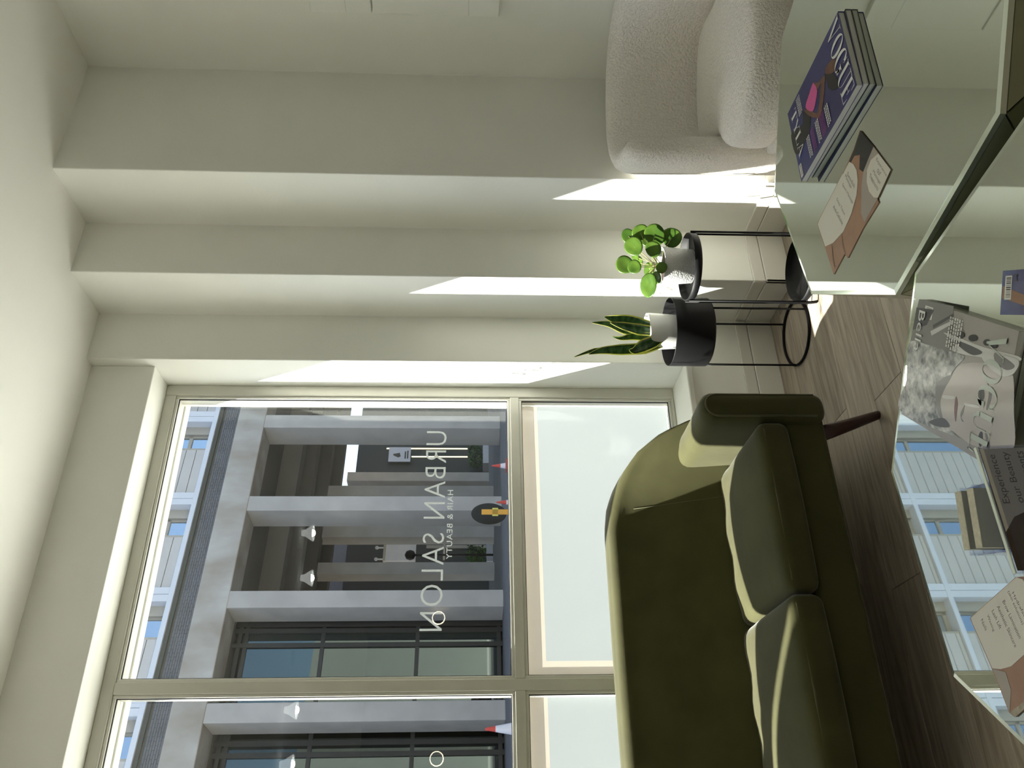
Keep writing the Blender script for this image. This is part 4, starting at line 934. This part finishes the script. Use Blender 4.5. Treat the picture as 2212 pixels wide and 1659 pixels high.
# colonnade interior
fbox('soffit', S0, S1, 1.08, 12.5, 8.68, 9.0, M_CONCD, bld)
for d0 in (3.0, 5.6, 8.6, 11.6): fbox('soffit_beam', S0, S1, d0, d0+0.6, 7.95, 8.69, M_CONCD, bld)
for s0, d0, w_ in ((15.71, 8.9, 0.55), (13.60, 8.9, 0.55), (11.83, 8.9, 0.55), (21.9, 17.5, 0.6)): fbox('inner_column', s0, s0+w_, d0, d0+(0.7 if d0 < 10 else 1.6), GZ, 8.69, M_CONC, bld)
# glazed shopfront behind the left columns
sfp = bld
d = 1.35
fbox('back_wall', S0, 6.6, d+0.25, d+0.4, GZ, 8.68, M_SBLACK, sfp)
fbox('return_wall', 6.45, 6.6, d, 10, GZ, 8.68, M_SBLACK, sfp)
zs = [GZ+0.12, 3.0, fpx(701, 1360, d)[1], 8.3]
ss = [-11, -7.0, -3.6, -0.2, fpx(700, 1606, d)[0], 2.6, fpx(700, 1395, d)[0], fpx(700, 1366, d)[0]+0.03, 6.45]
for i in range(len(ss)-1):
    fbox('shop_mullion', ss[i+1]-0.07, ss[i+1]+0.07, d-0.08, d+0.05, GZ, 8.68, M_SFRAME, sfp)
    for k in range(len(zs)-1):
        if ss[i+1]-ss[i] > 0.2: fbox('shop_pane', ss[i]+0.07, ss[i+1]-0.07, d-0.01, d, zs[k]+0.05, zs[k+1]-0.05, M_SGLASS, sfp)
for z in zs+[8.5]: fbox('shop_transom', S0, 6.45, d-0.06, d+0.04, z-0.06, z+0.06, M_SFRAME, sfp)
# dark shop at the end of the passage
shop = thing('passage_shop', 'black-fronted shop with thin warm light strips beyond the columns', 'shop building')
d = 20.0
zt_ = fpx(772, 985, d)[1]
fbox('front_wall', 11.0, 34, d, d+3, GZ, zt_, M_SBLACK, shop)
sA, zA = fpx(706, 1175, d); sB = fpx(706, 1213, d)[0]
fbox('grey_gable', sB-3, sA+0.6, d+0.5, d+3, zt_-1.0, fpx(704, 1190, d)[1], mat('blue_grey_render', (0.17, 0.18, 0.22), 0.8, noise=0.1), shop)
for x0, x1, y in ((835, 1010, 969), (889, 1010, 986.5)):
    s_, z_ = fpx(x1, y, d-0.05); _, z2 = fpx(x0, y, d-0.05); fbox('light_strip', s_-0.03, s_+0.03, d-0.06, d, z_, z2, M_STRIP, shop)
for x0, x1 in ((839, 886), (902, 946), (965, 1013)):
    s_, z_ = fpx(x1, 1049, d-0.05); _, z2 = fpx(x0, 1049, d-0.05); fbox('light_strip', s_-0.05, s_+0.05, d-0.06, d, z_, z2, M_STRIP, shop)
s_, z_ = fpx(1028, 1183, d-.05); _, z2 = fpx(928, 1183, d-.05); fbox('light_strip', s_-0.03, s_+0.03, d-0.06, d, z_, z2, M_STRIP, shop)
s_, z_ = fpx(960, 1175, d-.05); s2, _ = fpx(960, 1210, d-.05); fbox('sign_rail', s2, s_, d-0.08, d, z_-0.06, z_+0.06, mat('beige_rail', (0.55, 0.48, 0.38), 0.6), shop)
s_, z_ = fpx(812, 1000, d-.05); fbox('post', s_-6, s_-5.8, d-.1, d, GZ, 4, M_TFRAME, shop)
base_at(shop, fp(22, d, GZ))
# poster panel on the shop
po = thing('poster_sign', 'white poster sign hanging on the black shopfront', 'sign')
d = 19.8; sa, za = fpx(841, 966, d); sb, zb2 = fpx(886, 997, d)
fbox('poster_board', sb, sa, d, d+0.05, zb2, za, mat('poster_lilac', (0.50, 0.52, 0.60), 0.6), po)
for k, wv in enumerate((0.55, 0.5)): fbox('poster_lettering', sb+(sa-sb)*0.2, sb+(sa-sb)*(0.2+wv), d-0.012, d, zb2+(za-zb2)*(0.10+0.11*k), zb2+(za-zb2)*(0.16+0.11*k), M_SBLACK, po)
obj('poster_leaf', MB().prism([(0.28, 0.55), (0.36, 0.45), (0.60, 0.50), (0.52, 0.80), (0.42, 0.78)], lambda a, b: fp(sb+(sa-sb)*a, d-0.012, zb2+(za-zb2)*b), lambda a, b: fp(sb+(sa-sb)*a, d, zb2+(za-zb2)*b)), M_DTRIM, po)
base_at(po, fp((sa+sb)/2, d, zb2))
# pale hanging board in the middle bay
po = thing('hanging_board', 'pale textured board hung between the concrete columns', 'board')
d = 12.0; sa, za = fpx(835, 1172, d); sb, zb2 = fpx(897, 1211, d)
fbox('board_face', sb, sa, d, d+0.15, zb2, za, mat('board_grey_glow', (0.55, 0.53, 0.53), 0.8, noise=0.15, nscale=2, emit=0.10), po); fbox('board_cap', sb, sa, d-0.03, d+0.18, za, za+0.12, mat('beige_rail', (0.55, 0.48, 0.38), 0.6), po)  # board face given a faint glow of its own
for s_ in (sb+0.12*(sa-sb), sb+0.75*(sa-sb)):
    fbox('hanger', s_-0.03, s_+0.03, d+0.05, d+0.1, za+0.1, za+0.42, M_WHITE, po); q = fp(s_, d+0.07, za+0.45); obj('hanger_ball', MB().lathe([(0.01, -0.09), (0.07, -0.06), (0.09, 0), (0.07, 0.06), (0.01, 0.09)], 12, q), M_WHITE, po, smooth=True)
base_at(po, fp((sa+sb)/2, d, zb2))
lp = thing('street_lamp', 'black globe street lamp post between the concrete columns', 'street lamp')
d = 10.5; s_, z_ = fpx(886, 1199, d); sg, zg = fpx(1040, 1199, d); q = fp(s_, d, 0)
obj('post', MB().tube([(q.x, q.y, GZ), (q.x, q.y, z_)], 0.05, 10), M_BLACK, lp, smooth=True)
obj('globe', MB().lathe([(0.02, -0.25), (0.18, -0.17), (0.24, 0), (0.18, 0.17), (0.02, 0.25)], 20, (q.x, q.y, z_)), M_BLACK, lp, smooth=True)
base_at(lp, (q.x, q.y, GZ))
# planters with hedges
def hedge(label, s0, s1, d, z0, hgt):
    t = thing('hedge_planter', label, 'planter', None)
    fbox('trough', s0, s1, d, d+1.0, GZ, z0, mat('pale_trough', (0.52, 0.51, 0.53), 0.7), t)
    mb = MB()
    for k in range(420):
        c = Vector((random.uniform(s0+0.05, s1-0.05), d+random.uniform(0.02, 0.9), z0+hgt*random.random()**0.8)); r_ = random.uniform(0.06, 0.14)
        a = Vector((random.gauss(0, 1), random.gauss(0, 1), random.gauss(0, 1))).normalized(); b = a.orthogonal().normalized(); e = a.cross(b)
        mb.poly([fp(*(c+b*r_)), fp(*(c+e*r_*0.6)), fp(*(c-b*r_)), fp(*(c-e*r_*0.6))])
    h_ = obj('foliage', mb, leafmat('hedge_leaf', (0.02, 0.06, 0.015), (0.06, 0.15, 0.03), 3), t); h_['kind'] = 'stuff'
    base_at(t, fp((s0+s1)/2, d, GZ)); return t
sA = fpx(1050, 960, 18)[0]; sB = fpx(1050, 1000, 18)[0]; hedge('green hedge in a pale trough in front of the black shop', sB, sA+1, 18, GZ+0.35, 0.85)
sA = fpx(1050, 1172, 11)[0]; sB = fpx(1050, 1212, 11)[0]; hedge('green hedge in a pale trough beneath the hung board', sB, sA, 11, GZ+0.30, 0.9)

# traffic cones and the round sign on the pavement
M_CRED = mat('cone_red', (0.55, 0.045, 0.03), 0.5); M_CWHT = mat('cone_white', (0.66, 0.66, 0.72), 0.5)
def cone(label, px, py, hgt, d, wt):
    s_, zt = fpx(px, py, d); q = fp(s_, d, 0); z0 = GZ; k = hgt
    t = thing('traffic_cone', label, 'traffic cone', 'cones on the pavement')
    b = 0.21*k/0.75*1.3
    obj('foot', MB().box(q.x-b, q.x+b, q.y-b, q.y+b, z0, z0+0.035), M_CRED, t, bevel=0.01)
    R_ = lambda f_: (0.03+(0.155-0.03)*(1-f_))*k/0.75
    for nm, f0_, f1_, m in (('lower_band', 0.03, 0.10, M_CRED), ('white_sleeve', 0.10, wt, M_CWHT), ('tip_band', wt, 1.0, M_CRED)):
        obj(nm, MB().lathe([(R_(f0_), f0_*k), (R_(f1_), f1_*k)], 20, (q.x, q.y, z0)), m, t, smooth=False)
    base_at(t, (q.x, q.y, z0))
def cone_at(label, px, py, d, wt):
    s_, zt = fpx(px, py, d); cone(label, px, py, zt-GZ, d, wt)
cone_at('red and white traffic cone in front of the passage shop', 1062, 1006, -4.0, 0.42)
cone_at('red traffic cone beside the round black sign', 1072, 1085, -5.5, 0.30)
cone_at('red and white traffic cone by the glazed shopfront', 1048, 1575, -5.0, 0.66)
sg = thing('round_road_sign', 'round black sign back on a yellow post', 'road sign')
d = -6.0; s_, z_ = fpx(1056, 1110, d); q = fp(s_, d, z_); rr_ = 38/FPX*(q-CAM).dot(F)
nrm = (CAM-q); nrm.z = 0; nrm.normalize(); ang = math.radians(54); nrm = Vector((nrm.x*math.cos(ang)-nrm.y*math.sin(ang), nrm.x*math.sin(ang)+nrm.y*math.cos(ang), 0)); side = ZU.cross(nrm)
n = 40; v = [q+side*rr_*math.cos(2*PI*k/n)+ZU*rr_*math.sin(2*PI*k/n)+nrm*e for e in (0, 0.012) for k in range(n)]
obj('disc', MB().add(v, [tuple(range(n)), tuple(range(2*n-1, n-1, -1))]+[(k, (k+1) % n, n+(k+1) % n, n+k) for k in range(n)]), M_BLACK, sg)
M_YEL = mat('post_yellow', (0.60, 0.30, 0.03), 0.5); M_YEL2 = mat('bracket_yellow', (0.60, 0.55, 0.10), 0.5)
pc = q+nrm*0.06; tv = (CAM-q); tv.z = 0; tv.normalize(); lat = ZU.cross(tv); pc = q+tv*0.25-lat*(-4/FPX*(q-CAM).dot(F))
hw2 = 5.5/FPX*(q-CAM).dot(F); ztop = z_+16/FPX*(q-CAM).dot(F)
def pbox(nm, a, z0, z1, m): obj(nm, MB().add([pc+lat*x+tv*y+Vector((0, 0, z-pc.z)) for z in (z0, z1) for y in (-0.05, 0.05) for x in (-a, a)], [(0, 2, 3, 1), (4, 5, 7, 6), (0, 1, 5, 4), (2, 6, 7, 3), (0, 4, 6, 2), (1, 3, 7, 5)]), m, sg)
pbox('post', hw2, GZ-0.1, ztop, M_YEL); pbox('bracket', hw2*1.55, z_-0.22, z_-0.08, M_YEL2)
base_at(sg, (pc.x, pc.y, GZ-0.1))
base_at(bld, fp(6, 0, GZ))
